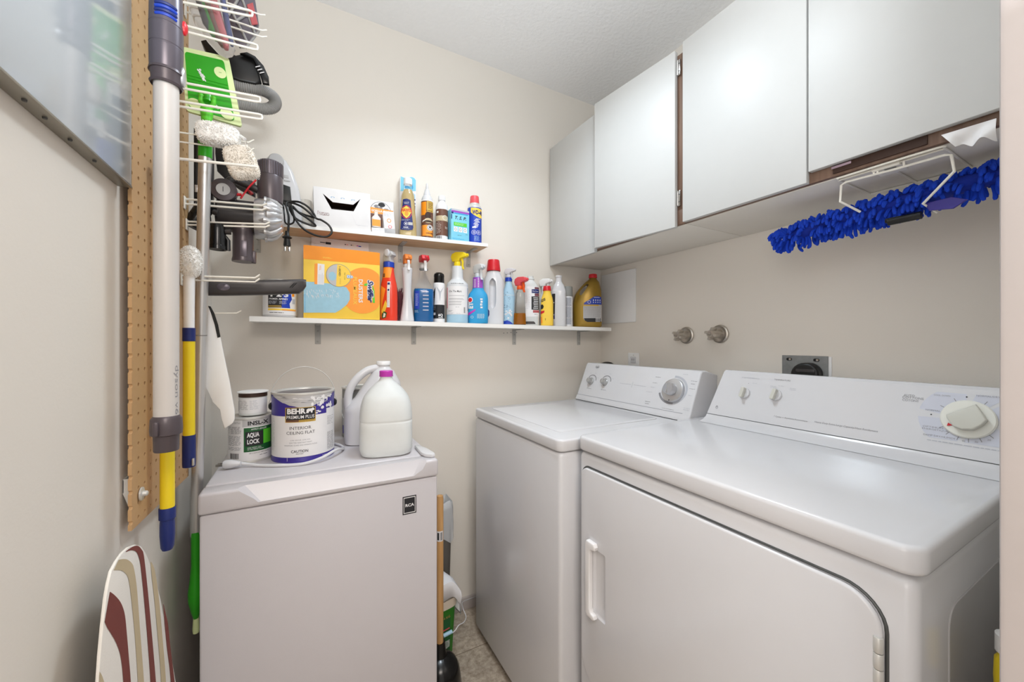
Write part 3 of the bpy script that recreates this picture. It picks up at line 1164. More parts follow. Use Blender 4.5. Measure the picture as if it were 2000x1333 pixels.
D.text('3.79 L', .052, .0085, .0042, 'label_white', 1, w=.012, bold=.02)
D.rect(-.0400, -.0392, .004, .0145, 'label_white', 1)
D.rect(.056, .0795, .090, .140, 'label_white', 1)
D.lines(.058, .077, .022, .072, 15, 'ink_grey', 2, th=.001, ragged=.15).lines(.058, .074, .092, .118, 7, 'ink_grey', 2, th=.001)
D.lines(-.078, -.068, .03, .12, 24, 'ink_pale', 1, th=.0008)
m.build('label', gc, False)
for sx in (-1, 1):
    m = M(); m.lathe([(.0001, 0), (.011, 0), (.010, .003), (.005, .007), (.0001, .0075)], 'black', n=20, axis='x' if sx > 0 else '-x', c=(sx * (RB + .0002), 0, .148)); m.build('handle_ear', gc, False)
m = M()
pts = [(-RB - .004, 0, .146), (-RB - .007, -.001, .154)] + [(-(RB + .002) * math.cos(R(a)), .012 * math.sin(R(a)), .168 + .088 * math.sin(R(a))) for a in range(0, 181, 10)] + [(RB + .008, -.001, .154), (RB + .004, 0, .146)]
m.tube(spline(pts, 3), .0011, 'zinc', n=8)
m.build('wire_handle', gc, False)

# grey can behind
bc = thing('paint_can', 'old grey paint can half hidden behind the white jugs on the fridge', 'paint can', (.190, 1.467, FZ + .0003))
m = M(); m.lathe([(.0001, .003), (.069, .002), (.0705, 0), (.0705, .004), (.0695, .006), (.0695, .168), (.0001, .168)], 'grey', n=48); m.build('body', bc, False)
m = M(); can_rim(m, .070, .1705); m.lathe([(.0001, .1665), (.06, .1665), (.061, .165)], 'zinc', n=40); m.build('lid', bc, False)
m = M(); D = Decal(m, Loft([(0, .0696, .0696), (.2, .0696, .0696)], False).front(), .0004)
D.rect(-.0688, .0688, .012, .040, 'can_purple', 0, nu=30).rect(-.0688, .0688, .040, .135, 'label_grey', 0, nu=30)
m.build('label', bc, False)
m = M(); m.tube(spline([(-.072, 0, .13), (-.073, -.02, .09), (-.062, -.045, .062), (-.02, -.073, .052), (.05, -.06, .07), (.072, 0, .13)], 6), .001, 'zinc', n=6); m.build('wire_handle', bc, False)


def jug_handle(m, pts, r, mt):
    m.tube(spline(pts, 8), r, mt, n=14)


# detergent jug with handle on its left
wj = thing('jug', 'opaque white jug with a curved handle, behind the translucent milk jug', 'jug', (.213, 1.340, FZ + .0003), R(0))
L = Loft([(0, .084, .042, 3.2, -.004), (.004, .090, .046, 3.2, -.006), (.06, .092, .047, 3.2, -.006), (.115, .090, .047, 3.0, -.005), (.150, .074, .046, 2.8, .010), (.195, .056, .042, 2.4, .022), (.232, .034, .034, 2.1, .024), (.244, .0215, .0215, 2, .024), (.252, .020, .020, 2, .024)])
m = M(); L.mesh(m, 'gloss_white')
jug_handle(m, [(.012, 0, .243), (-.024, 0, .236), (-.056, 0, .212), (-.079, 0, .178), (-.086, 0, .14), (-.082, 0, .10)], .0130, 'gloss_white')
m.build('body', wj, False)
m = M(); m.lathe([(.0001, .2522), (.0225, .2522), (.0225, .263), (.0215, .2645), (.0001, .2645)], 'white', n=32, c=(.024, 0, 0)); m.build('cap', wj, False)
m = M(); D = Decal(m, L.front(), .0004); D.rect(-.05, .05, .03, .12, 'label_white', 0); D.lines(-.048, -.02, .04, .115, 16, 'ink', 1, ragged=.1); m.build('label', wj, False)

mj = thing('jug', 'translucent milk jug with a magenta cap and blank front, on the fridge', 'jug', (.219, 1.192, FZ + .0003), R(-9))
L = Loft([(0, .062, .058, 3.4), (.004, .070, .066, 3.4), (.02, .0745, .070, 3.6), (.095, .0745, .070, 3.6), (.100, .0735, .069, 3.4), (.105, .0745, .070, 3.4), (.140, .0715, .067, 3.1), (.168, .063, .060, 2.7), (.190, .047, .045, 2.3), (.207, .030, .030, 2), (.215, .021, .021, 2), (.224, .0175, .0175, 2), (.228, .0175, .0175, 2)])
m = M(); L.mesh(m, 'milk', n=56)
jug_handle(m, [(.012, .018, .210), (.020, .032, .196), (.030, .050, .168), (.034, .056, .135), (.034, .050, .105)], .011, 'milk')
m.build('body', mj, False)
m = M()
m.lathe([(.0001, .2265), (.0185, .2265), (.0192, .229), (.0192, .242), (.018, .2435), (.0001, .2435)], 'magenta', n=36)
m.lathe([(.0192, .2262), (.0198, .2262), (.0198, .2285), (.0192, .2285)], 'magenta', n=36)
m.build('cap', mj, False)

# white mains lead
cd = thing('power_cord', 'white power cord with plug lying around the cans on the fridge', 'cord', (-.10, 1.24, FZ))
zc = FZ + .0042
pts = [(-.146, 1.225, FZ + .012), (-.128, 1.219, FZ + .008), (-.100, 1.205, zc), (-.055, 1.180, zc), (.0, 1.166, zc), (.045, 1.172, zc + .008), (.078, 1.200, zc + .016), (.098, 1.235, zc + .010), (.108, 1.270, zc + .001), (.107, 1.305, zc), (.094, 1.340, zc), (.075, 1.372, zc)]
m = M(); m.tube(spline(pts, 8), .0040, 'gloss_white', n=10); m.build('lead', cd)
m = M()
m.T = Matrix.Translation((-.162, 1.222, FZ + .0125)) @ Matrix.Rotation(R(-14), 4, 'Z')
m.lathe([(.0001, -.018), (.010, -.018), (.012, -.012), (.011, .0), (.0075, .012), (.0055, .020), (.0001, .021)], 'gloss_white', n=20, axis='x')
m.build('plug', cd)
m = M()
for dy in (-.006, .006):
    m.T = Matrix.Translation((-.162, 1.222, FZ + .0125)) @ Matrix.Rotation(R(-14), 4, 'Z')
    m.box(-.034, -.0182, dy - .0006, dy + .0006, -.003, .003, 'chrome')
m.build('prongs', cd)

# ------------------------------------------------------------------ floor things between fridge and washer
pl = thing('plunger', 'black rubber plunger with a pale wooden stick beside the fridge', 'plunger', (.412, 1.275, 0))
m = M(); m.lathe([(.072, 0), (.074, .004), (.071, .030), (.066, .060), (.056, .082), (.040, .098), (.024, .106), (.020, .125), (.018, .150), (.0001, .151)], 'black_gloss', n=48); m.build('cup', pl, False)
m = M(); m.lathe([(.0001, .125), (.0115, .125), (.0122, .20), (.0122, .64), (.0105, .652), (.0001, .655)], 'stick_wood', n=24)
m.build('stick', pl, False)
m = M(); D = Decal(m, Loft([(0, .0123, .0123), (.7, .0123, .0123)], False).front(), .0003)
D.rect(-.0115, .0075, .500, .535, 'label_white', 0).rect(-.0105, -.006, .505, .530, 'ink', 1).barcode(-.003, .005, .504, .531, L=1)
m.build('sticker', pl, False)

gp = thing('detergent_pail', 'green detergent pail with a beige lid on the floor behind the plunger', 'pail', (.425, 1.410, 0), R(10))
L = Loft([(0, .062, .052, 5), (.003, .066, .054, 5), (.190, .076, .062, 5), (.196, .076, .062, 5)], False)
m = M(); L.mesh(m, 'box_green', n=48); m.build('body', gp, False)
m = M(); Loft([(.1962, .080, .0655, 5), (.222, .080, .0655, 5), (.226, .077, .063, 5)], False).mesh(m, 'lid_beige', n=48); m.build('lid', gp, False)
m = M(); D = Decal(m, L.front(), .0004)
D.rect(-.05, .045, .03, .17, 'dark_green', 0).rect(-.02, .042, .118, .123, 'coral', 1).text('4 KG', .03, .165, .009, 'label_gold', 1)
for k in range(7):
    D.rect(.020, .044, .050 + k * .004, .0515 + k * .004, 'label_white', 1)
D.ell(.028, .062, .014, .014, 'label_white', 1, ring=.85)
m.build('label', gp, False)

ct = M()
nu = 20
prof = [(.084, .160), (.0845, .200), (.083, .232), (.076, .262), (.050, .290), (.0, .296), (-.05, .285), (-.072, .25), (-.082, .205)]
cc, ss = math.cos(R(10)), math.sin(R(10))


def pailw(x, y, z):
    return (.425 + x * cc - y * ss, 1.410 + x * ss + y * cc, z)


rings_ = []
for y0, zoff in ((-.0695, -.004), (-.0685, .0), (-.03, .006), (.02, .004), (.05, -.01)):
    rings_.append([pailw(x + .004 * math.sin(y0 * 90 + k), y0 + .002 * math.sin(k * 2.1), max(z + zoff + .003 * math.sin(k * 3 + y0 * 60), .2275 if abs(x) < .079 else .10)) for k, (x, z) in enumerate(prof)])
front = [pailw(x * .97, -.0725 - .001 * math.sin(k), max(.2, z - .062 - .012 * math.sin(k * 1.3))) for k, (x, z) in enumerate(prof)]
rings_.insert(0, front)
fine = [spline(r, 5) for r in rings_]
ct.rings(fine, 'cloth_white', closed=False, cap0=False, cap1=False)
cloth = ct.build('cleaning_cloth')
sd = cloth.modifiers.new('thick', 'SOLIDIFY')
sd.thickness = .003
tag(cloth, 'white cloth draped over the green detergent pail', 'cloth')

bn = thing('waste_bin', 'slim grey waste bin with a white liner bag at the back wall', 'waste bin', (.452, 1.532, 0))
m = M(); Loft([(0, .070, .036, 5), (.004, .073, .038, 5), (.50, .086, .046, 5), (.505, .087, .047, 5)], False).mesh(m, 'bin_grey', n=48, cap1=False); m.build('body', bn, False)
m = M()
rs = []
random.seed(3)
for z, k in ((.385, 1.03), (.42, 1.045), (.46, 1.05), (.50, 1.035), (.525, 1.00), (.53, .95), (.50, .90), (.40, .82)):
    ring = []
    for i in range(48):
        a = 2 * PI * i / 48
        c_, s_ = math.cos(a), math.sin(a)
        p = 2 / 5
        j = .0022 * math.sin(a * 9 + z * 30)
        ring.append(((.0875 * k + j) * math.copysign(abs(c_) ** p, c_), min(.0555, (.0480 * k + j) * math.copysign(abs(s_) ** p, s_)), z + (.022 * math.sin(a * 3 + 1) if z < .42 else .006 * math.sin(a * 5))))
    rs.append(ring)
m.rings(rs, 'bin_bag', cap0=False, cap1=False)
m.build('liner_bag', bn, False)
m = M(); m.box(-.045, .06, -.022, .022, .36, .475, 'label_white', .004); 
for k in range(9):
    m.box(.002 + k * .005, .0045 + k * .005, -.0235, -.0222, .40, .46, 'ink')
tm = m
for i, p in enumerate(tm.v):
    tm.v[i] = (p[0] + .452, p[1] + 1.532, p[2] + .0)
tag(tm.build('carton'), 'crumpled printed carton thrown in the grey waste bin', 'carton')

wc = thing('cable', 'thin white cable with an inline plug hanging down the green pail', 'cable', (.5, 1.34, .1))
P_ = [onY(931, 1166, 1.575), onY(905, 1176, 1.50), onY(904, 1188, 1.44), onY(910, 1205, 1.40), onY(906, 1216, 1.37), onY(896, 1222, 1.352), onY(889, 1232, 1.345), onY(882, 1238, 1.342)]
m = M(); m.tube(spline(P_, 8), .0018, 'gloss_white', n=8); m.build('lead', wc)
m = M()
a, b = onY(883, 1234, 1.3425), onY(866, 1243, 1.3425)
m.tube([a, b], .0065, 'pale_blue', n=12)
m.build('inline_plug', wc)

# ------------------------------------------------------------------ shelves on the back wall
SY = 1.470


def lowz(x):
    return 1.2615 - .0067 * (x + .15)


def upz(x):
    return 1.5745 + .0287 * x


def shelf(name, label, x0, x1, zf, th, top, under):
    s = thing(name, label, 'shelf', ((x0 + x1) / 2, 1.53, zf((x0 + x1) / 2)))
    m = M()
    for (a, b, mt) in ((0, -.0016, top), (-.0016, -th, under)):
        vs = [(x, y, zf(x) + z) for x in (x0, x1) for y in (SY, BY - .0004) for z in (b, a)]
        m.add(vs, [(0, 1, 3, 2), (4, 6, 7, 5), (0, 4, 5, 1), (2, 3, 7, 6), (0, 2, 6, 4), (1, 5, 7, 3)], mt)
    f = M()
    vs = [(x, y, zf(x) + z) for x in (x0, x1) for y in (SY - .0012, SY - .0001) for z in (-th, 0)]
    f.add(vs, [(0, 1, 3, 2), (4, 6, 7, 5), (0, 4, 5, 1), (2, 3, 7, 6), (0, 2, 6, 4), (1, 5, 7, 3)], 'shelf_white')
    m.build('board', s)
    f.build('edge_band', s)
    return s


def bracket(x, zt, label, group, drop=.072):
    b = thing('shelf_bracket', label, 'bracket', (x, BY, zt), 0, group)
    m = M()
    y1 = BY - .0005
    m.box(x - .0095, x + .0095, y1 - .0022, y1, zt - drop, zt - .0005, 'zinc_matte', .0008)
    m.box(x - .0094, x + .0094, SY + .038, y1 - .0025, zt - .0027, zt - .0006, 'zinc_matte', .0008)
    m.box(x - .0032, x + .0032, SY + .06, y1 - .006, zt - .0040, zt - .0026, 'zinc_matte', .0006)
    m.box(x - .0031, x + .0031, y1 - .0034, y1 - .0021, zt - drop + .026, zt - .012, 'zinc_matte', .0006)
    m.build('angle_plate', b)
    for dz in (.024, drop - .010):
        s = M()
        s.lathe([(.0001, -.0020), (.0022, -.0018), (.0042, 0)], 'zinc_matte', n=14, axis='y', c=(x, y1 - .0024, zt - dz))
        s.box(x - .0030, x + .0030, y1 - .0048, y1 - .0043, zt - dz - .0005, zt - dz + .0005, 'dark_metal')
        s.build('screw', b)
    return b


shelf('wall_shelf', 'long lower white shelf on the back wall, crowded with spray bottles', -.150, 1.372, lowz, .0165, 'shelf_white', 'shelf_white')
shelf('wall_shelf', 'short upper shelf on the back wall with a bare wood underside', -.150, .684, upz, .0135, 'shelf_white', 'pale_wood')
lows = ['metal bracket under the lower shelf, below the yellow duster box', 'metal bracket under the lower shelf, below the blue-filled spray bottle', 'metal bracket under the lower shelf, next to a row of small wall holes', 'metal bracket under the lower shelf, below the gold jug']
for x, lb in zip((.048, .402, .876, 1.2595), lows):
    bracket(x, lowz(x) - .0165, lb, 'brackets under the lower shelf')
ups = ['metal bracket under the upper shelf, behind the hanging vacuum motor', 'metal bracket under the upper shelf, above the red spray bottle', 'metal bracket under the upper shelf, above the yellow trigger bottle']
for x, lb in zip((-.139, .348, .645), ups):
    bracket(x, upz(x) - .0135, lb, 'brackets under the upper shelf', .068)
m = M()
for px, py in ((984, 651), (991, 650.5), (998, 650), (1009, 650)):
    p = onY(px, py, BY)
    m.lathe([(.0022, -.0004), (.0014, .0002), (.0001, .0003)], 'ink', n=10, axis='-y', c=(p.x, BY - .0003, p.z))
tag(m.build('wall_holes'), 'row of small dark screw holes in the back wall under the lower shelf', 'holes')


def facing(x, y, extra=0.0):
    return -math.atan2(x, y) + R(extra)


def item(name, label, cat, x, y, zf, extra=0.0, rz=None, group=None):
    return thing(name, label, cat, (x, y, zf(x) + .0012), facing(x, y, extra) if rz is None else R(rz), group)


def sprayer(parent, z, head, collar, yaw=0.0, s=1.0, w=.021, tip=None, lever=None, hood=None, clear=False):
    """trigger spray head on a bottle neck at height z; nozzle along local -y turned by yaw"""
    T = Matrix.Translation((0, 0, z)) @ Matrix.Rotation(R(yaw), 4, 'Z') @ Matrix.Scale(s, 4)
    m = M()
    m.T = T
    m.lathe([(.0001, 0), (.0135, 0), (.0140, .001), (.0140, .016), (.0125, .0185), (.0001, .019)], collar, n=28)
    for k in range(20):
        a = 2 * PI * k / 20
        m.box(.0136 * math.cos(a) - .0006, .0136 * math.cos(a) + .0006, .0136 * math.sin(a) - .0006, .0136 * math.sin(a) + .0006, .001, .015, collar)
    m.build('collar', parent, False)
    m = M()
    m.T = T
    prof = hood or [(-.020, .0192), (.010, .0192), (.014, .030), (.030, .034), (.044, .038), (.043, .052), (.030, .058), (-.004, .060), (-.022, .052), (-.027, .038)]
    m.extrude(prof, -w / 2, w / 2, lambda c: Vector((c.z, -c.x, c.y)), head, .004, 3)
    m.build('spray_head', parent, False)
    m = M()
    m.T = T
    m.lathe([(.0001, 0), (.007, 0), (.0065, .007), (.0035, .0085), (.0001, .0085)], tip or head, n=20, axis='-y', c=(0, -.0432, .045))
    m.build('nozzle', parent, False)
    m = M()
    m.T = T
    m.extrude([(.016, .032), (.025, .034), (.029, .018), (.027, .000), (.031, -.014), (.027, -.015), (.021, .0), (.022, .016)], -.006, .006, lambda c: Vector((c.z, -c.x, c.y)), lever or head, .0015, 2)
    m.build('trigger', parent, False)


def body(parent, L, mt, name='body', **k):
    m = M()
    L.mesh(m, mt, **k)
    return m.build(name, parent, False)


# ------------------------------------------------------------------ lower shelf, left to right
t = item('paint_can', 'primer can with a black and blue label, left of the yellow duster box', 'paint can', -.068, 1.527, lowz)
RQ = .0505
m = M(); m.lathe([(.0001, .002), (RQ - .001, .0015), (RQ + .0008, 0), (RQ + .0008, .004), (RQ, .006), (RQ, .121), (.0001, .121)], 'label_grey', n=48); m.build('body', t, False)
m = M(); can_rim(m, RQ + .0004, .1235); m.lathe([(.0001, .1205), (.043, .1205), (.0435, .119)], 'zinc', n=40); m.build('lid', t, False)
m = M(); D = Decal(m, Loft([(0, RQ, RQ), (.12, RQ, RQ)], False).front(), .0004)
D.rect(-.0497, .0497, .007, .117, 'label_white', 0, nu=40).rect(-.034, .020, .030, .112, 'ink', 1, nu=16).poly([(.003, .030), (.028, .030), (.026, .045), (.033, .060), (.029, .085), (.033, .112), (.010, .112)], 'blue', 2)
D.text('1·2·3', -.004, .0745, .015, 'label_white', 3, w=.050, bold=.05)
D.text('PRIMER', -.0195, .0590, .0052, 'label_white', 3, w=.024, bold=.01).text('APPRÊT', .0085, .0590, .0052, 'label_white', 3, w=.026, bold=.03)
D.lines(-.032, -.008, .042, .053, 4, 'ink_pale', 3, th=.001).lines(-.003, .018, .042, .053, 4, 'ink_pale', 3, th=.001)
D.rect(-.033, .002, .0355, .0375, 'label_gold', 3).rect(-.033, .004, .0315, .0335, 'label_gold', 3).rect(-.034, .044, .0215, .0275, 'card_yellow', 2).rect(.005, .044, .0215, .0245, 'soft_orange', 3)
D.lines(-.03, .02, .011, .017, 1, 'ink', 2, th=.0016).rect(.034, .042, .045, .062, 'ink_pale', 2).rect(.033, .040, .07, .08, 'card_orange', 2)
m.build('label', t, False)

t = thing('carton', 'yellow and orange duster refill box with its top flap open, on the lower shelf', 'box', (.125, 1.522, lowz(.125)))
BX0, BX1, BF, BB = .001, .2485, 1.4765, 1.572
z0 = lowz(0.001) + .0004
z1 = 1.507
m = M()
m.box(BX0, BX1, BF, BB, z0, z1, 'card_yellow', .001)
bxo = m.build('carton_body', t)
m = M()
m.box(BX0 + .004, BX1 - .006, BF + .001, BB - .001, z1 + .0002, z1 + .0016, 'card_orange')
m.build('top_panel', t)
m = M()
m.extrude([(BB - .0055, z1 + .0017), (BB - .004, z1 + .0017), (BB + .006, z1 + .056), (BB + .0045, z1 + .056)], .026, .224, lambda c: Vector((c.z, c.x, c.y)), 'label_white')
D = Decal(m, plane((0, BB - .0055, z1 + .0017), (1, 0, 0), (0, .010, .0543), (0, -1, .18)), .0003)
D.rect(.055, .072, .036, .039, 'ink').rect(.073, .091, .032, .041, 'ink').rect(.138, .142, .037, .041, 'ink').rect(.143, .150, .038, .040, 'coral').rect(.159, .163, .037, .041, 'ink').rect(.164, .168, .038, .040, 'label_gold').rect(.180, .185, .037, .041, 'magenta').rect(.186, .196, .036, .040, 'blue')
m.build('open_flap', t)
m = M()
D = Decal(m, plane((0, BF, 0), (1, 0, 0), (0, 0, 1), (0, -1, 0)), .0004)


def bx(px, py):
    p = onY(px, py, BF)
    return (min(max(p.x, BX0 + .0006), BX1 - .0006), min(max(p.z, z0 + .0006), z1 - .0006))


zx = lambda a, b: bx(590 + a / 7.405, 460 + b / 7.405)
a, b = zx(35, 340), zx(1108, 432); D.poly([(BX0, a[1]), (BX1, b[1]), (BX1, z1 + .0005), (BX0, z1 + .0005)], 'card_orange', 0)
a, b = zx(300, 322); D.lines(a, a + .03, b - .002, b + .003, 2, 'card_yellow', 1)
c0 = zx(880, 800)
pts = []
for k in range(40):
    an = 2 * PI * k / 40
    q = zx(880 + 320 * math.cos(an), 800 + 333 * math.sin(an))
    pts.append((min(q[0], BX1 - .001), q[1]))
D.poly(pts, 'soft_orange', 1)
D.poly([zx(22, 668), zx(180, 676), zx(420, 700), zx(640, 752), zx(690, 830), zx(690, 930), zx(650, 1000), zx(560, 1075), zx(480, 1120), zx(240, 1118), zx(22, 1120)], 'duster_blue', 2)
random.seed(5)
for k in range(46):
    a = random.uniform(60, 520); b = random.uniform(770, 880)
    q, r_ = zx(a, b), zx(a + random.uniform(8, 30), b + random.uniform(20, 60))
    D.poly([q, (q[0] + .0018, q[1]), (r_[0] + .0006, r_[1])], 'label_white', 3)
D.poly([zx(182, 408), zx(225, 408), zx(220, 710), zx(178, 705)], 'soft_orange', 3).poly([zx(225, 408), zx(325, 420), zx(318, 715), zx(220, 710)], 'label_white', 3)
p = zx(262, 470); D.text('95%', p[0], p[1], .0062, 'soft_orange', 4, w=.016, rot=-PI / 2)
a, b = zx(240, 700); a2, b2 = zx(310, 540)
for k in range(5):
    D.rect(a + k * .0035, a + k * .0035 + .0009, b, b2 - random.random() * .01, 'ink_pale', 4)
cu, cv = zx(530, 582); rr = abs(zx(710, 582)[0] - cu)
D.ell(cu, cv, rr, rr * 1.0, 'ink_grey', 3).ell(cu, cv, rr * .96, rr * .96, 'card_yellow', 4)
D.poly([(cu + rr * .95 * math.cos(R(a)), cv + rr * .95 * math.sin(R(a))) for a in range(97, 264, 8)], 'label_grey', 5)
D.ell(cu - rr * .5, cv - rr * .1, rr * .3, rr * .38, 'duster_blue', 6)
p = zx(545, 520); D.text('1-SIDED', p[0], p[1], .0062, 'ink', 5, w=.034, rot=-PI / 2, bold=.02)
p = zx(552, 665); D.text('SIMPLE', p[0], p[1], .0042, 'label_gold', 5, w=.020, rot=-PI / 2)
p = zx(617, 590); D.text('TRAP + LOCK', p[0], p[1], .0030, 'ink', 5, w=.026, rot=-PI / 2)
p = zx(672, 598); D.rect(p[0] - .006, p[0] + .005, p[1] - .006, p[1] + .006, 'blue', 6).rect(p[0] - .005, p[0] + .004, p[1] - .005, p[1] + .005, 'label_white', 7).rect(p[0] - .002, p[0] + .001, p[1] - .003, p[1] + .003, 'teal', 8)
p = zx(712, 602); D.ell(p[0], p[1], .006, .0055, 'label_white', 5, n=16).ell(p[0], p[1], .0045, .004, 'teal', 6, ring=.6)
p = zx(768, 800); D.text('PLUMEAUX', p[0], p[1], .0122, 'card_yellow', 3, w=.098, rot=-PI / 2, bold=.004)
p = zx(848, 805); D.text('DUSTERS', p[0], p[1], .0130, 'label_white', 3, w=.084, rot=-PI / 2, bold=.025)
D.poly([zx(1010, 690), zx(1045, 800), zx(1052, 980), zx(1020, 975), zx(1022, 800)], 'lime', 3).poly([zx(892, 725), zx(905, 700), zx(945, 695), zx(960, 720), zx(930, 735)], 'lime', 3)
p = zx(990, 805)
D.text('Swiffer', p[0], p[1], .0185, 'label_white', 4, w=.086, rot=-PI / 2, bold=.10, shear=.25).text('Swiffer', p[0], p[1], .0185, 'navy', 5, w=.082, rot=-PI / 2, bold=.03, shear=.25)
for k in range(3):
    a = zx(22 + 14 * k, 850); b = zx(18 + 14 * k, 1115); D.rect(b[0], b[0] + .0006, b[1], a[1], 'teal', 3)
m.build('printed_front', t)

t = item('spray_bottle', 'red and orange spray bottle with a white trigger, right of the yellow box', 'spray bottle', .289, 1.520, lowz, -38)
L = Loft([(0, .030, .022, 2.6), (.004, .033, .024, 2.6), (.09, .033, .024, 2.6), (.135, .031, .023, 2.4), (.158, .026, .021, 2.2), (.185, .0205, .0195, 2), (.204, .019, .019, 2)])
body(t, L, 'warm_red')
m = M(); D = Decal(m, L.front(), .0004)
D.rect(-.0185, .0185, .163, .2035, 'soft_orange', 0).poly([(-.016, .012), (-.030, .02), (-.030, .115), (-.02, .135), (.004, .120), (-.01, .07)], 'soft_orange', 0).poly([(-.004, .02), (.012, .06), (.004, .078), (-.016, .035)], 'card_yellow', 1).rect(.010, .021, .050, .148, 'label_white', 1)
D.rect(.0115, .0195, .136, .144, 'navy', 2).ell(.0155, .116, .0035, .004, 'navy', 2).lines(.0115, .0195, .055, .11, 14, 'ink_pale', 2).poly([(-.012, .008), (.006, .012), (.010, .030), (-.004, .036), (-.014, .022)], 'dark_green', 2).poly([(-.008, .012), (.002, .014), (.005, .026), (-.004, .030)], 'label_white', 3)
D.rect(-.012, -.002, .165, .180, 'brown', 1)
m.build('label', t, False)
m = M(); m.lathe([(.0001, .2042), (.0205, .2042), (.0205, .2235), (.0195, .2245), (.0001, .2245)], 'blue', n=32); m.build('collar_band', t, False)
m = M()
m.extrude([(-.019, .225), (.017, .225), (.017, .243), (.030, .250), (.024, .264), (.004, .274), (-.014, .266), (-.021, .248)], -.0145, .0145, lambda c: Vector((c.x * .9, c.z, c.y)), 'label_grey', .006, 3)
m.build('spray_head', t, False)
m = M(); m.lathe([(.0001, 0), (.011, 0), (.0125, .003), (.010, .008), (.0001, .009)], 'gloss_white', n=28, axis='-y', c=(.006, -.0150, .258), sx=.9, sy=1.25); m.build('nozzle', t, False)

t = M()
random.seed(11)
zb = lowz(.338)
for k in range(190):
    h = random.uniform(.02, .135)
    a = random.uniform(0, 2 * PI)
    wd = .020 * math.sin(PI * min(1, max(.08, h / .15))) + .003
    x0, y0 = .334 + .004 * math.cos(a), 1.556 + .006 * math.sin(a)
    x1, y1 = x0 + wd * math.cos(a), y0 + .7 * wd * math.sin(a)
    t.tube([(x0, y0, zb + .001 + h * .55), ((x0 + x1) / 2, (y0 + y1) / 2, zb + h * .9), (x1, y1, zb + .002 + h)], [.0016, .0014, .0006], 'plum', n=5)
t.tube([(.334, 1.556, zb + .0008), (.334, 1.556, zb + .12)], .004, 'plum', n=8)
tag(t.build('feather_brush'), 'small plum feather duster brush behind the slim white spray bottle', 'duster')

t = item('spray_bottle', 'slim white waisted spray bottle with an orange trigger cap', 'spray bottle', .356, 1.508, lowz, 4)
L = Loft([(0, .0245, .020, 2.4), (.003, .026, .021, 2.4), (.03, .023, .019, 2.2), (.085, .0165, .0155, 2), (.12, .0155, .015, 2), (.16, .0172, .016, 2), (.20, .0195, .018, 2), (.207, .0185, .0175, 2), (.209, .013, .013, 2)])
body(t, L, 'gloss_white')
sprayer(t, .2088, 'orange', 'label_white', yaw=12, s=.80, w=.034, hood=[(-.018, .0192), (.012, .0192), (.015, .034), (.028, .040), (.027, .055), (.012, .064), (-.010, .064), (-.022, .05)], lever='label_white')

t = item('spray_bottle', 'clear spray bottle half filled with blue liquid under a red trigger', 'spray bottle', .425, 1.523, lowz, 0)
L = Loft([(0, .036, .026, 3.2), (.004, .039, .029, 3.2), (.118, .039, .029, 3.2), (.132, .036, .027, 3), (.165, .022, .020, 2.3), (.195, .0135, .0135, 2), (.212, .0125, .0125, 2)])
body(t, L, 'clear')
lq = M(); L.mesh(lq, 'windex_blue', z0=.0025, z1=.131, inset=.0014); lq.build('liquid', t, False)
m = M(); D = Decal(m, L.front(), .0005)
for k in range(6):
    D.rect(-.003, .019, .045 + k * .0145, .0472 + k * .0145, 'label_white', 0).rect(-.003, .019, .0478 + k * .0145, .0484 + k * .0145, 'ink_pale', 0)
D.rect(-.034, -.016, .05, .122, 'blue', 0).lines(-.031, -.020, .062, .112, 9, 'label_white', 1).lines(-.034, -.018, .036, .046, 3, 'pale_blue', 1)
m.build('printed_marks', t, False)
m = M(); m.lathe([(.0001, .2085), (.0165, .2085), (.017, .212), (.0165, .215), (.0001, .215)], 'grey', n=30); m.build('neck_ring', t, False)
sprayer(t, .2145, 'red', 'label_white', yaw=18, s=.88, w=.036, hood=[(-.016, .030), (.012, .030), (.030, .034), (.034, .040), (.024, .058), (-.014, .060), (-.022, .046)], lever='label_white')

t = item('spray_bottle', 'slim white and black bottle with a rounded black cap on the lower shelf', 'spray bottle', .491, 1.530, lowz, -6)
L = Loft([(0, .0228, .0228, 2), (.003, .0235, .0235, 2), (.155, .0235, .0235, 2), (.160, .022, .022, 2), (.163, .019, .019, 2)])
body(t, L, 'label_white')
m = M(); m.lathe([(.0001, .1632), (.0205, .1632), (.021, .166), (.0205, .186), (.0215, .190), (.020, .199), (.013, .205), (.0001, .2065)], 'black_gloss', n=36); m.build('cap', t, False)
m = M(); D = Decal(m, L.front(), .0004)
D.rect(-.0228, .0228, .016, .072, 'ink', 0, nu=20).poly([(-.0225, .072), (-.0225, .120), (-.012, .145), (-.014, .110), (-.017, .072)], 'ink', 0).poly([(-.008, .146), (.002, .120), (.006, .085), (.010, .120), (.020, .146), (.008, .126)], 'ink_pale', 1)
D.text('6Q', .008, .030, .010, 'label_white', 1, w=.017, bold=.04).rect(.0, .017, .0185, .0205, 'label_white', 1).rect(-.021, -.012, .03, .04, 'label_white', 1).lines(-.02, -.010, .05, .1, 8, 'label_white', 1)
m.build('label', t, False)

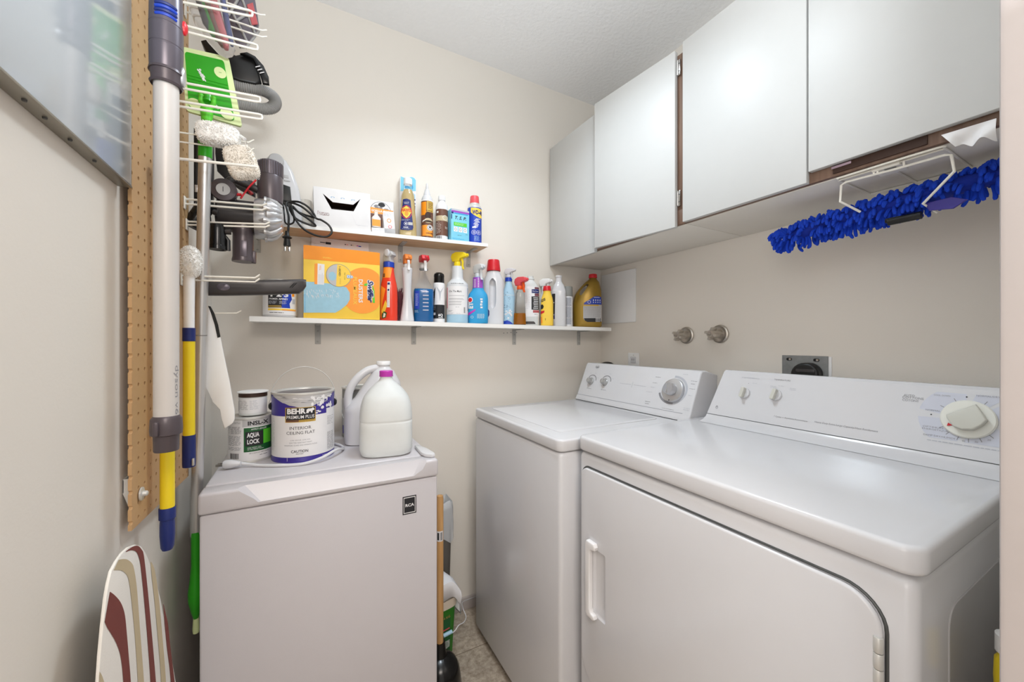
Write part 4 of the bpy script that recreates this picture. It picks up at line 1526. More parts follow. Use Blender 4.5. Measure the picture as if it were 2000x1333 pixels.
t = item('spray_bottle', 'tall white bottle with a yellow trigger and a plain black-text label', 'spray bottle', .567, 1.520, lowz, 3)
L = Loft([(0, .042, .040, 2.2), (.004, .0445, .042, 2.2), (.150, .0445, .042, 2.2), (.163, .0430, .041, 2.1), (.173, .034, .033, 2), (.183, .0250, .0250, 2), (.215, .0235, .0235, 2), (.236, .0235, .0235, 2), (.238, .014, .014, 2)])
body(t, L, 'natural_plastic', z0=.034)
lq = M(); L.mesh(lq, 'pale_blue', z1=.0338); lq.build('liquid', t, False)
m = M(); D = Decal(m, L.front(), .0004)
D.rect(-.0425, .0425, .034, .150, 'label_white', 0, nu=24).text('On The Mark', -.010, .1285, .0078, 'ink', 1, w=.050, bold=.008)
for v in (.110, .098, .0945, .0865, .083, .076, .0725):
    D.rect(-.035, random.uniform(.012, .03), v, v + .0011, 'ink_grey', 1)
D.lines(-.01, .008, .062, .066, 1, 'ink_grey', 1).lines(-.037, -.02, .044, .052, 2, 'ink', 1).lines(-.037, -.015, .036, .041, 2, 'ink_pale', 1).lines(-.006, .012, .036, .04, 1, 'ink_pale', 1).barcode(.024, .030, .040, .064, L=1).rect(.0385, .0425, .05, .145, 'ink_pale', 1).rect(-.0425, -.0405, .06, .145, 'coral', 1)
D.lines(-.028, .030, .158, .1635, 1, 'ink_grey', 1, th=.003)
m.build('label', t, False)
sprayer(t, .2378, 'yellow', 'yellow', yaw=62, s=.98, w=.024)

t = item('spray_bottle', 'bright blue spray bottle with a violet neck band and white trigger', 'spray bottle', .654, 1.504, lowz, -4)
L = Loft([(0, .040, .027, 3), (.004, .0425, .029, 3), (.105, .0425, .029, 3), (.125, .038, .027, 2.6), (.142, .026, .023, 2.2), (.160, .0225, .0215, 2), (.195, .0215, .0205, 2), (.197, .013, .013, 2)])
body(t, L, 'teal')
m = M(); D = Decal(m, L.front(), .0004)
D.rect(-.0205, .0205, .149, .1945, 'purple', 0, nu=16)
for k in range(6):
    D.rect(-.016, -.008, .153 + k * .006, .155 + k * .006, 'label_white', 1).rect(.001, .005, .153 + k * .007, .156 + k * .007, 'label_white', 1)
m.build('neck_label', t, False)
m = M(); D = Decal(m, L.front(), .0004)
D.ell(-.031, .098, .011, .012, 'label_white', 0).ell(-.031, .098, .008, .009, 'red', 1).text('ET', -.029, .074, .018, 'label_white', 1, w=.026, rot=PI / 2, bold=.05).poly([(-.042, .030), (-.010, .052), (-.008, .060), (-.042, .042)], 'magenta', 1).ell(-.023, .026, .006, .005, 'label_white', 1, ring=.8)
D.rect(.011, .021, .098, .104, 'label_white', 1).rect(.0125, .021, .086, .0945, 'label_white', 1).rect(.011, .0195, .074, .083, 'label_white', 1).rect(.012, .021, .063, .070, 'label_white', 1).rect(.015, .018, .077, .080, 'teal', 2).lines(-.002, .030, .020, .040, 6, 'pale_blue', 1, th=.002, ragged=.1)
m.build('label', t, False)
sprayer(t, .1968, 'natural_plastic', 'natural_plastic', yaw=40, s=.92, w=.026)

t = item('bottle', 'big white bottle with a moulded grip and large red cap', 'bottle', .747, 1.545, lowz, 3)
L = Loft([(0, .042, .026, 3), (.004, .0445, .028, 3), (.05, .0450, .028, 3), (.10, .0455, .029, 2.8), (.165, .0455, .029, 2.6), (.20, .042, .028, 2.4), (.222, .033, .026, 2.1), (.236, .027, .025, 2), (.238, .022, .022, 2)])
b_ = body(t, L, 'gloss_white')
cc_ = M()
hole = Loft([(.070, .004, .03, 2), (.078, .012, .03, 2), (.10, .0155, .03, 2), (.16, .0165, .03, 2), (.19, .0135, .03, 2), (.202, .004, .03, 2)])
hole.mesh(cc_, 'gloss_white', n=28)
for i, p in enumerate(cc_.v):
    cc_.v[i] = (p[0] - .006, p[1] - .036, p[2])
loc_keep = t.location.copy()
t.location = (0, 0, 0)
cut(b_, cc_)
t.location = loc_keep
m = M(); m.lathe([(.0001, .2382), (.0305, .2382), (.031, .241), (.0265, .283), (.0245, .2875), (.0001, .2885)], 'red', n=40)
m.build('cap', t, False)
m = M(); D = Decal(m, L.front(), .0004); D.poly([(-.040, .030), (-.026, .030), (-.020, .040), (-.020, .058), (-.028, .072), (-.042, .076)], 'navy', 0); D.lines(-.036, -.024, .036, .062, 5, 'label_white', 1); m.build('label', t, False)

t = item('spray_bottle', 'slim blue and white spray bottle with a white trigger behind the red-capped one', 'spray bottle', .829, 1.556, lowz, 4)
L = Loft([(0, .027, .019, 2.6), (.004, .0285, .020, 2.6), (.12, .0285, .020, 2.6), (.15, .026, .019, 2.4), (.185, .016, .0155, 2), (.2, .0145, .0145, 2)])
body(t, L, 'pale_blue')
m = M(); D = Decal(m, L.front(), .0004)
D.poly([(-.027, .004), (.02, .004), (.006, .016), (-.008, .022), (-.02, .018), (-.027, .020)], 'blue', 0)
random.seed(2)
for k in range(70):
    u, v = random.uniform(-.024, .006), random.uniform(.02, .15)
    D.rect(u, u + random.uniform(.001, .004), v, v + random.uniform(.0005, .0015), 'navy', 1, nu=1, nv=1)
for k in range(14):
    D.ell(random.uniform(-.015, .012), random.uniform(.03, .07), random.uniform(.002, .006), random.uniform(.002, .005), 'label_white', 0, n=10)
D.rect(-.026, .026, .135, .1365, 'label_white', 1)
m.build('label', t, False)
m = M(); m.lathe([(.0001, .2), (.0165, .2), (.0165, .2175), (.0001, .218)], 'blue', n=28); m.build('collar_band', t, False)
sprayer(t, .2182, 'gloss_white', 'gloss_white', yaw=58, s=.72, w=.026)

t = item('spray_bottle', 'small clear spray bottle with amber liquid at the bottom and an orange-red trigger', 'spray bottle', .856, 1.500, lowz, 0)
L = Loft([(0, .0265, .018, 2.8), (.003, .0280, .019, 2.8), (.05, .0265, .019, 2.6), (.14, .0215, .018, 2.3), (.150, .017, .016, 2), (.160, .0135, .0135, 2)])
body(t, L, 'clear')
lq = M(); L.mesh(lq, 'amber_liquid', z0=.002, z1=.052, inset=.0012); lq.build('liquid', t, False)
sprayer(t, .158, 'coral', 'deep_orange', yaw=48, s=.95, w=.026, lever='deep_orange')

t = item('jug', 'off-white cleaner jug with a dark striped label, behind the yellow bottle', 'jug', .931, 1.532, lowz, 4)
L = Loft([(0, .038, .026, 3), (.004, .041, .029, 3), (.155, .041, .029, 3), (.178, .038, .028, 2.6), (.198, .026, .024, 2.2), (.212, .016, .016, 2), (.214, .019, .019, 2), (.217, .019, .019, 2), (.220, .015, .015, 2), (.230, .0145, .0145, 2)])
body(t, L, 'milk')
m = M(); D = Decal(m, L.front(), .0004)
D.rect(-.038, .039, .040, .178, 'label_white', 0, nu=20).rect(.004, .0385, .148, .166, 'navy', 1).rect(.018, .0385, .134, .147, 'plum', 1).rect(.018, .0385, .167, .176, 'plum', 1).text('The Clean', .021, .157, .0055, 'label_white', 2, w=.026).rect(.003, .0385, .072, .133, 'ink', 1).rect(.010, .0385, .058, .070, 'photo_red', 1)
for k in range(7):
    D.rect(.010 + random.uniform(0, .006), .034, .0775 + k * .0078, .0805 + k * .0078, 'label_white', 2)
D.lines(-.036, -.002, .075, .165, 14, 'ink_pale', 1, th=.001).text('946 mL', .024, .051, .004, 'ink', 1, w=.016)
D.poly([(-.030, .006), (.022, .006), (.020, .012), (.014, .018), (-.024, .018), (-.030, .012)], 'char', 0)
m.build('label', t, False)

t = item('bottle', 'yellow squeeze bottle with a red cap on the lower shelf', 'bottle', 1.000, 1.496, lowz, -2)
L = Loft([(0, .028, .018, 2.8), (.003, .0295, .0195, 2.8), (.110, .0285, .0195, 2.8), (.132, .025, .019, 2.4), (.150, .0185, .017, 2), (.162, .0175, .017, 2)])
body(t, L, 'card_yellow')
m = M(); m.lathe([(.0001, .1622), (.0195, .1622), (.0195, .166), (.017, .183), (.016, .1845), (.0001, .1848)], 'red', n=32); m.build('cap', t, False)
m = M(); D = Decal(m, L.front(), .0004)
D.text('GOOF', -.017, .118, .012, 'ink', 0, w=.022, bold=.05, rot=.4).poly([(-.028, .075), (-.018, .078), (-.014, .088), (-.019, .098), (-.028, .096)], 'ink', 0).poly([(-.029, .052), (-.012, .060), (-.011, .070), (-.029, .066)], 'red', 0).poly([(-.0285, .012), (-.02, .012), (-.022, .04), (-.0285, .04)], 'soft_orange', 0).rect(-.008, -.006, .024, .034, 'ink', 0)
m.build('label', t, False)

t = item('spray_bottle', 'clear bottle with a white trigger standing behind the yellow squeeze bottle', 'spray bottle', 1.030, 1.563, lowz, 0)
L = Loft([(0, .024, .015, 2.4), (.003, .025, .016, 2.4), (.13, .025, .016, 2.4), (.16, .016, .014, 2), (.178, .0125, .0125, 2)])
body(t, L, 'natural_plastic')
sprayer(t, .176, 'white', 'natural_plastic', yaw=55, s=.92, w=.028)

t = item('bottle', 'uncapped white quart bottle with a dark side label, left of the grey-capped can', 'bottle', 1.084, 1.520, lowz, 2)
L = Loft([(0, .0325, .026, 3), (.004, .0345, .028, 3), (.165, .0345, .028, 3), (.172, .033, .027, 2.8), (.195, .026, .022, 2.4), (.215, .015, .0145, 2), (.234, .0140, .0140, 2), (.236, .0155, .0155, 2), (.244, .0155, .0155, 2), (.2445, .012, .012, 2)])
body(t, L, 'gloss_white')
m = M(); D = Decal(m, L.front(), .0004)
D.poly([(-.0325, .034), (-.0205, .034), (-.0175, .155), (-.0325, .155)], 'ink', 0).rect(-.0325, -.020, .034, .060, 'navy', 1).ell(-.024, .112, .0018, .0022, 'label_white', 2, n=10).ell(-.024, .054, .0018, .0022, 'label_white', 2, n=10)
m.build('label', t, False)

t = item('spray_can', 'white aerosol can with a grey cap beside the gold jug', 'spray can', 1.1445, 1.530, lowz, 0)
L = Loft([(0, .0235, .0235, 2), (.003, .0245, .0245, 2), (.142, .0245, .0245, 2), (.148, .023, .023, 2)])
body(t, L, 'label_white')
m = M(); m.lathe([(.0001, .1482), (.0238, .1482), (.0242, .152), (.0232, .193), (.022, .1965), (.0001, .197)], 'grey', n=36); m.build('cap', t, False)
m = M(); D = Decal(m, L.front(), .0004); D.rect(-.020, .018, .10, .142, 'ink_pale', 0).rect(-.020, .018, .045, .096, 'ink_pale', 0).rect(-.020, .018, .01, .04, 'ink_pale', 0).lines(-.019, .017, .012, .14, 34, 'ink_grey', 1, th=.0016, ragged=.2); m.build('label', t, False)

t = item('jug', 'big gold jug with a red cap, last at the right on the lower shelf', 'jug', 1.265, 1.527, lowz, 6)
L = Loft([(0, .066, .036, 2.8), (.005, .071, .040, 2.8), (.06, .073, .042, 2.8), (.12, .073, .042, 2.6), (.165, .066, .040, 2.4, .004), (.20, .052, .036, 2.2, .014), (.228, .035, .030, 2.1, .024), (.243, .020, .020, 2, .028), (.248, .017, .017, 2, .028)])
b_ = body(t, L, 'gold')
cc_ = M()
hole = [(-.043, .163), (-.036, .183), (-.020, .203), (-.003, .216), (.004, .212), (-.006, .195), (-.022, .172), (-.034, .158)]
cc_.extrude(hole, -.08, .08, lambda c: Vector((c.x, c.z, c.y)), 'gold')
loc_keep = t.location.copy()
t.location = (0, 0, 0)
cut(b_, cc_)
t.location = loc_keep
m = M(); m.lathe([(.0001, .2482), (.0205, .2482), (.021, .251), (.0205, .266), (.019, .268), (.0001, .2685)], 'red', n=36, c=(.028, 0, 0)); m.build('cap', t, False)
m = M(); D = Decal(m, L.front(), .0004)
D.poly([(-.022, .112), (-.018, .122), (.010, .138), (.030, .152), (.046, .154), (.066, .150), (.068, .112)], 'blue', 0)
D.poly([(-.024, .1105), (.069, .1105), (.069, .028), (-.006, .028), (-.018, .034), (-.024, .045)], 'label_grey', 0).rect(-.024, .069, .104, .111, 'label_gold', 1)
D.poly([(-.021, .044), (.062, .044), (.062, .025), (-.004, .025), (-.016, .032)], 'ink', 1).barcode(.038, .058, .027, .043, L=3).rect(.037, .059, .026, .044, 'label_white', 2)
D.lines(-.020, .064, .048, .102, 12, 'ink_grey', 2, th=.0012, ragged=.1).ell(.005, .124, .008, .008, 'label_white', 1, ring=.8)
for k in range(4):
    D.ell(.026 + k * .011, .133, .0022, .005, 'label_white', 1, n=10).ell(.026 + k * .011, .122, .0022, .003, 'label_white', 1, n=10)
D.rect(.028, .058, .146, .1485, 'label_white', 1)
m.build('label', t, False)

# ------------------------------------------------------------------ upper shelf, left to right
t = item('paper_roll', 'short pale roll standing on the upper shelf beside the white dryer-sheet box', 'roll', .008, 1.530, upz, rz=0)
m = M(); m.lathe([(.012, 0), (.0185, 0), (.0190, .002), (.0190, .060), (.0182, .061), (.0182, .098), (.0175, .100), (.012, .100), (.012, 0)], 'plaster', n=32); m.build('core', t, False)

t = thing('tissue_box', 'white dryer-sheet box with a dark cut opening on the upper shelf', 'box', (.125, 1.522, upz(.125) + .001), 0)
t.rotation_euler = (0, -R(1.64), 0)
m = M(); m.box(-.091, .093, -.045, .045, .0005, .137, 'label_white', .001)
b_ = m.build('box_body', t, False)
TO = Vector((t.location.x, t.location.y - .045, t.location.z))


def tb_(a, b):
    p = onY(500 + a / 6.664, 280 + b / 6.664, TO.y)
    return (p.x - TO.x, p.z - TO.z + (p.x - TO.x) * -.0287)


op = [tb_(882, 655), tb_(1010, 768), tb_(1275, 802), tb_(1372, 728), tb_(1278, 888), tb_(990, 858)]
c = M()
c.extrude(op, -.046, .02, lambda q: Vector((q.x, q.z, q.y)), 'dark_brown')
loc_keep, rot_keep = t.location.copy(), t.rotation_euler.copy()
t.location = (0, 0, 0)
cut(b_, c)
t.location = loc_keep
m = M(); D = Decal(m, plane((0, -.045, 0), (1, 0, 0), (0, 0, 1), (0, -1, 0)), .0003)
p = tb_(882, 912); D.text('bounce', p[0], p[1], .0105, 'maroon', 0, w=.036, bold=.10).text('bounce', p[0], p[1], .0105, 'label_white', 1, w=.034, bold=.03)
for a, b in ((1010, 707), (1140, 723), (1275, 744)):
    p = tb_(a, b); D.ell(p[0], p[1], .0060, .0026, 'teal', 0, ring=.72, a0=R(-30), a1=R(230))
q = [tb_(1250, 925), tb_(1308, 1062), tb_(1330, 1070), tb_(1460, 1082)]
for a, b in zip(q, q[1:]):
    D.poly([a, b, (b[0], b[1] + .0006), (a[0], a[1] + .0006)], 'ink_pale', 0)
m.build('printed_front', t, False)

t = thing('glue_pack', 'clear and orange blister pack of glue leaning on the upper shelf', 'packet', (.265, 1.530, upz(.265) + .001), R(-4))
m = M()
m.T = Matrix.Rotation(R(-7), 4, 'X')
m.box(-.046, .046, .010, .0115, .001, .148, 'label_white', .0004)
D = Decal(m, plane((0, .010, 0), (1, 0, 0), (0, 0, 1), (0, -1, 0)), .0003)
D.ell(-.002, .108, .038, .036, 'ink_grey', 0, ring=.94, a0=0, a1=PI)
random.seed(7)
for k in range(9):
    D.ell(random.uniform(-.024, .02), random.uniform(.115, .135), random.uniform(.005, .010), random.uniform(.003, .006), 'ink_grey', 1, n=12)
D.ell(.002, .132, .013, .009, 'ink', 2, n=16)
D.poly([(-.045, .094), (.045, .094), (.045, .114), (-.045, .118)], 'soft_orange', 2)
D.text('GORILLA GLUE', -.003, .1055, .0085, 'label_white', 3, w=.066, bold=.03)
D.rect(-.0445, .005, .028, .093, 'brown', 1).rect(-.0445, .005, .026, .030, 'soft_orange', 2)
m.build('backing_card', t, False)
m = M()
m.T = Matrix.Rotation(R(-7), 4, 'X')
Loft([(.032, .014, .008, 3), (.034, .0165, .0085, 3), (.070, .0165, .0085, 3), (.078, .011, .007, 2.4), (.082, .0075, .0065, 2), (.094, .007, .006, 2)]).mesh(m, 'linen')
m.rings([[(x * .88 - .0, -.0089, z) for x, z in ((-.017, .036), (.017, .036), (.017, .062), (-.017, .062))]], 'soft_orange', cap0=True, cap1=False)
m.v = [(p[0] - .020, p[1], p[2]) for p in m.v]
m.build('glue_bottle', t, False)
m = M()
m.T = Matrix.Rotation(R(-4), 4, 'X') @ Matrix.Translation((0, -.006, 0)) @ Matrix.Rotation(R(-4), 4, 'Y')
m.box(.010, .050, -.0045, -.0030, .002, .096, 'label_white', .0004)
m.box(-.036, .050, -.0045, -.0030, .002, .030, 'label_white', .0004)
D = Decal(m, plane((0, -.0045, 0), (1, 0, 0), (0, 0, 1), (0, -1, 0)), .0003)
D.lines(.013, .044, .076, .090, 4, 'ink_pale', 0).ell(.030, .060, .008, .008, 'soft_orange', 0, ring=.7).ell(.032, .036, .007, .006, 'coral', 0, ring=.7).lines(-.030, .028, .018, .026, 2, 'ink_pale', 0).rect(-.02, .0, .003, .006, 'ink', 0).rect(.004, .03, .003, .006, 'ink', 0)
m.build('leaflet', t, False)

t = item('oil_bottle', 'tapered amber oil bottle with a white cap and blue label on the upper shelf', 'bottle', .360, 1.512, upz, 0)
L = Loft([(0, .0315, .023, 3), (.004, .033, .0245, 3), (.06, .031, .023, 2.8), (.135, .0255, .0205, 2.6), (.165, .0235, .0195, 2.3), (.182, .0175, .0165, 2), (.192, .0145, .0145, 2), (.206, .0138, .0138, 2)])
body(t, L, 'clear')
lq = M(); L.mesh(lq, 'oil_liquid', z0=.003, z1=.185, inset=.0012); lq.build('liquid', t, False)
m = M(); m.lathe([(.0001, .2062), (.0160, .2062), (.0165, .209), (.0158, .229), (.0145, .2305), (.0001, .231)], 'white', n=36); m.build('cap', t, False)
m = M(); D = Decal(m, L.front(), .0004)
D.poly([(-.0285, .026), (-.018, .024), (.0, .023), (.017, .026), (.020, .036), (.014, .09), (.0095, .142), (-.004, .146), (-.0185, .143), (-.0225, .10)], 'navy', 0).ell(-.006, .094, .020, .026, 'red', 1, ring=.9).poly([(-.024, .094), (-.02, .108), (-.006, .118), (.008, .108), (.012, .094), (.004, .078), (-.006, .070), (-.016, .078)], 'card_yellow', 1)
D.text('HAWES', -.0055, .1015, .0120, 'red', 2, w=.035, bold=.04).text('Lemon Oil', -.006, .132, .005, 'label_white', 1, w=.018).lines(-.014, .004, .124, .129, 1, 'label_white', 1).ell(-.005, .088, .007, .010, 'soft_orange', 2)
D.lines(-.024, .012, .060, .066, 2, 'ink_pale', 1).ell(-.008, .0485, .007, .007, 'label_white', 1, ring=.86).ell(-.008, .0485, .003, .003, 'label_white', 1).rect(.001, .017, .044, .055, 'label_grey', 1).text('DANGER', -.008, .0345, .0045, 'label_white', 1, w=.018, bold=.03).lines(-.022, .012, .027, .031, 1, 'ink_pale', 1)
m.build('label', t, False)

t = item('carton', 'pale blue die-cut carton standing behind the amber oil bottle', 'box', .374, 1.568, upz, rz=-3)
m = M()
pts = [(-.034, .001), (.030, .001), (.030, .250), (.024, .258), (.016, .2605), (.008, .260), (-.004, .2525), (-.014, .2515), (-.030, .2555), (-.034, .250)]
m.extrude(pts, -.012, .012, lambda c: Vector((c.x, c.z, c.y)), 'label_white', .001, 1)
D = Decal(m, plane((0, -.012, 0), (1, 0, 0), (0, 0, 1), (0, -1, 0)), .0003)
D.poly([(-.032, .195), (.028, .205), (.0285, .249), (.022, .257), (.015, .259), (.008, .2585), (-.004, .251), (-.014, .250), (-.0315, .254)], 'tsp_blue', 0).poly([(.010, .15), (.026, .17), (.026, .19), (.010, .20)], 'pale_blue', 0)
D.poly([(-.010, .205), (.006, .23), (.016, .234), (.018, .215), (.008, .2)], 'teal', 1).rect(.012, .026, .128, .145, 'ink', 0).rect(.014, .026, .09, .12, 'purple', 0).rect(.016, .0265, .165, .172, 'navy', 1).rect(.016, .0265, .15, .156, 'navy', 1).rect(.014, .026, .01, .08, 'pale_blue', 0)
m.build('carton_body', t, False)

t = item('polish_bottle', 'white-capped furniture polish bottle with an amber picture label, on the upper shelf', 'bottle', .438, 1.520, upz, 3)
L = Loft([(0, .0225, .0225, 2), (.003, .0237, .0237, 2), (.10, .0237, .0237, 2), (.152, .0237, .0237, 2), (.156, .0225, .0225, 2)])
body(t, L, 'label_white')
m = M(); m.lathe([(.0225, .1555), (.0205, .168), (.0165, .176), (.0135, .179), (.0130, .186), (.0120, .188), (.0085, .203), (.0050, .206), (.0046, .225), (.0034, .228), (.0001, .228)], 'gloss_white', n=36); m.build('spout_cap', t, False)
m = M(); D = Decal(m, L.front(), .0004)
D.rect(-.0232, .0232, .006, .1515, 'brown', 0, nu=20).rect(-.0228, -.004, .095, .147, 'card_orange', 1).rect(-.0228, .0225, .012, .055, 'soft_orange', 1).rect(-.002, .0228, .108, .150, 'label_gold', 1).ell(.002, .093, .011, .014, 'dark_brown', 2).ell(.004, .073, .015, .010, 'beige', 3).poly([(-.019, .066), (-.006, .074), (-.004, .078), (-.016, .074)], 'linen', 4).ell(.004, .070, .015, .004, 'dark_brown', 4)
D.lines(.003, .022, .12, .146, 6, 'brown', 2, th=.002).lines(-.005, .02, .085, .118, 3, 'dark_brown', 2, th=.002)
D.ell(.010, .045, .0115, .0115, 'label_white', 2).ell(.010, .045, .0095, .0095, 'ink', 3, ring=.86).ell(.010, .047, .0042, .0036, 'ink', 3).rect(.004, .016, .040, .0412, 'ink', 3)
D.text('DANGER', .008, .023, .0055, 'ink', 2, w=.026, bold=.03).lines(-.02, .02, .008, .0115, 1, 'ink', 2)
m.build('label', t, False)

t = item('polish_bottle', 'brown-labelled bottle with a plain white screw cap, left of the powder box', 'bottle', .502, 1.528, upz, 3)
L = Loft([(0, .0235, .0235, 2), (.003, .0245, .0245, 2), (.135, .0245, .0245, 2), (.150, .0225, .0225, 2), (.160, .016, .016, 2), (.165, .0125, .0125, 2), (.170, .0125, .0125, 2)])
body(t, L, 'label_white')
m = M(); m.lathe([(.0001, .1702), (.0145, .1702), (.0148, .173), (.0145, .187), (.0135, .1885), (.0001, .189)], 'white', n=32); m.build('cap', t, False)
m = M(); D = Decal(m, L.front(), .0004)
D.rect(-.0240, .0240, .022, .130, 'brown', 0, nu=20).rect(-.0240, .0240, .082, .103, 'beige', 1, nu=20).ell(.012, .095, .010, .010, 'linen', 2, ring=.85).lines(-.022, -.004, .030, .08, 8, 'linen', 1, th=.0016).lines(.012, .022, .05, .06, 2, 'linen', 1, th=.0016).rect(-.021, -.014, .114, .122, 'linen', 1).rect(-.021, .0, .006, .022, 'label_white', 1).barcode(-.020, -.001, .007, .021, L=2)
m.build('label', t, False)

t = item('carton', 'low plain white carton behind the light blue powder box on the upper shelf', 'box', .596, 1.566, upz, rz=0)
m = M(); m.box(-.042, .034, -.016, .016, .0005, .147, 'label_white', .001); m.build('carton_body', t, False)

t = item('carton', 'light blue powder box lettered T.S.P. beside the blue aerosol can', 'box', .569, 1.514, upz, rz=2)
m = M(); m.box(-.040, .040, -.021, .021, .0005, .133, 'tsp_blue', .0008)
D = Decal(m, plane((0, -.021, 0), (1, 0, 0), (0, 0, 1), (0, -1, 0)), .0003)
D.rect(-.0395, .0395, .118, .1325, 'purple', 0).rect(-.0395, .0395, .126, .1325, 'ink_pale', 1).rect(-.0395, -.030, .112, .120, 'navy', 1).rect(-.028, .034, .113, .117, 'teal', 1)
D.text('T. S. P.', .000, .098, .0130, 'ink', 0, w=.050, bold=.03, shear=.25).rect(-.029, .029, .064, .079, 'lime', 0).lines(-.025, .025, .067, .077, 2, 'label_white', 1)
for k in range(3):
    D.rect(-.029 + k * .021, -.029 + k * .021 + .017, .040, .060, 'label_white', 0).ell(-.021 + k * .021, .050, .005, .006, 'ink_grey', 1, ring=.7)
D.lines(-.012, .012, .024, .029, 1, 'ink', 0).lines(.024, .034, .032, .035, 1, 'ink', 0).rect(-.0395, -.036, .09, .11, 'navy', 0).lines(-.035, .03, .008, .014, 2, 'teal', 0)
m.build('carton_body', t, False)

t = item('spray_can', 'blue and yellow aerosol can with a red cap, last on the upper shelf', 'spray can', .641, 1.512, upz, 6)
L = Loft([(0, .0285, .0285, 2), (.003, .0300, .0300, 2), (.150, .0300, .0300, 2), (.157, .028, .028, 2), (.168, .021, .021, 2), (.172, .0205, .0205, 2)])
body(t, L, 'zinc')
m = M(); m.lathe([(.0001, .1722), (.0195, .1722), (.0200, .175), (.0185, .200), (.0172, .2035), (.0001, .204)], 'coral', n=36); m.build('cap', t, False)
m = M(); D = Decal(m, L.front(), .0004)
D.rect(-.0296, .0296, .003, .1495, 'blue', 0, nu=30).poly([(-.018, .1475), (-.018, .128), (-.008, .118), (.006, .110), (.020, .106), (.0294, .108), (.0294, .145)], 'card_yellow', 1)
D.text('WD-40', .010, .1285, .0165, 'navy', 2, w=.044, bold=.05)
random.seed(9)
for k in range(9):
    u0 = -.010 + .003 * (k % 3) + k * .0008
    D.rect(u0, u0 + random.uniform(.014, .024), .064 + k * .0045, .0662 + k * .0045, 'label_white', 1)
D.rect(-.012, .003, .062, .068, 'label_white', 1)
for u in (-.006, .014):
    D.ell(u, .044, .0095, .0095, 'label_white', 1, ring=.88).ell(u, .044, .0040, .0045, 'label_white', 1, ring=.6)
D.lines(-.004, .020, .008, .030, 6, 'pale_blue', 1, th=.001)
m.build('label', t, False)

# ------------------------------------------------------------------ hand vacuum and its cord at the left end of the upper shelf
hv = thing('hand_vacuum', 'white handheld vacuum standing nose up on the upper shelf, behind the silver vacuum motor', 'hand vacuum', (-.060, 1.528, upz(-.060) + .001), R(0))
m = M()
prof = [(-.045, .0), (.052, .0), (.058, .02), (.057, .07), (.048, .13), (.030, .185), (.010, .218), (-.014, .232), (-.034, .230), (-.046, .215), (-.050, .17), (-.045, .06)]
m.extrude(prof, -.034, .034, lambda c: Vector((c.x, c.z, c.y)), 'gloss_white', .014, 4)
m.build('body', hv, False)
m = M(); m.lathe([(.0001, 0), (.0225, 0), (.0225, .006), (.0195, .010), (.0001, .011)], 'label_grey', n=36, axis='-y', c=(-.018, -.034, .207)); m.build('release_button', hv, False)
m = M(); m.extrude([(-.006, .066), (.028, .062), (.022, .128), (-.004, .134)], -.0375, -.030, lambda c: Vector((c.x, c.z, c.y)), 'black', .002, 2); m.build('grip_inlay', hv, False)
m = M(); m.box(.004, .022, -.0362, -.0338, .145, .150, 'label_grey', .0006); m.box(.004, .018, -.0358, -.0338, .156, .166, 'label_grey', .001); m.build('switch', hv, False)

hc = thing('power_cord', 'looped black power cord with a plug dangling below the left end of the upper shelf', 'cord', (-.02, 1.45, 1.57))


def hx(a, b, y):
    return onY(500 + a / 6.664, 280 + b / 6.664, y)


m = M()
y_ = 1.438
loop1 = [hx(350, 745, 1.47), hx(420, 760, 1.455), hx(560, 765, y_), hx(690, 840, y_), hx(770, 960, y_), hx(690, 950, y_ + .006), hx(560, 900, y_ + .006), hx(470, 830, y_ + .010), hx(440, 860, y_ + .008), hx(520, 980, y_), hx(690, 1060, y_), hx(775, 1075, y_), hx(700, 1000, y_ - .006), hx(560, 905, y_ - .004), hx(470, 820, y_), hx(500, 960, y_ - .010), hx(600, 1100, y_ - .012), hx(750, 1190, y_ - .014), hx(910, 1218, y_ - .014), hx(985, 1160, y_ - .014), hx(950, 1070, y_ - .014), hx(850, 1000, y_ - .010), hx(780, 975, y_ - .006), hx(600, 830, y_ - .002), hx(440, 770, y_ + .010), hx(390, 800, y_ + .006), hx(425, 960, y_), hx(420, 1140, y_)]
m.tube(spline(loop1, 7), .0034, 'black', n=10)
b2 = [hx(330, 740, 1.47), hx(360, 850, 1.46), hx(380, 1030, 1.45), hx(450, 1052, 1.445), hx(495, 1010, 1.445), hx(470, 900, 1.448), hx(400, 790, 1.45)]
m.tube(spline(b2, 7), .0026, 'black', n=8)
m.build('lead', hc)
pq = hx(405, 1140, y_)
m = M()
m.lathe([(.0001, .0), (.0055, -.001), (.0065, -.014), (.0120, -.020), (.0150, -.0215), (.0120, -.0245), (.0085, -.026), (.0105, -.045), (.0105, -.049), (.0001, -.0495)], 'black', n=24, c=pq, sy=.7)
m.build('plug', hc)
m = M()
for dx in (-.006, .006):
    m.box(pq.x + dx - .0030, pq.x + dx + .0030, pq.y - .0008, pq.y + .0008, pq.z - .066, pq.z - .0497, 'chrome', .0003)
m.build('prongs', hc)

# ------------------------------------------------------------------ right wall: panel, taps, outlets
t = thing('access_panel', 'flat white access panel on the right wall below the cabinets', 'panel', (RX, 1.457, 1.274))
m = M(); m.extrude(rrect(1.338, 1.578, 1.2755, 1.5345, .004), RX - .006, RX - .0003, lambda c: Vector((c.z, c.x, c.y)), 'white', .0015, 2); m.build('cover', t)


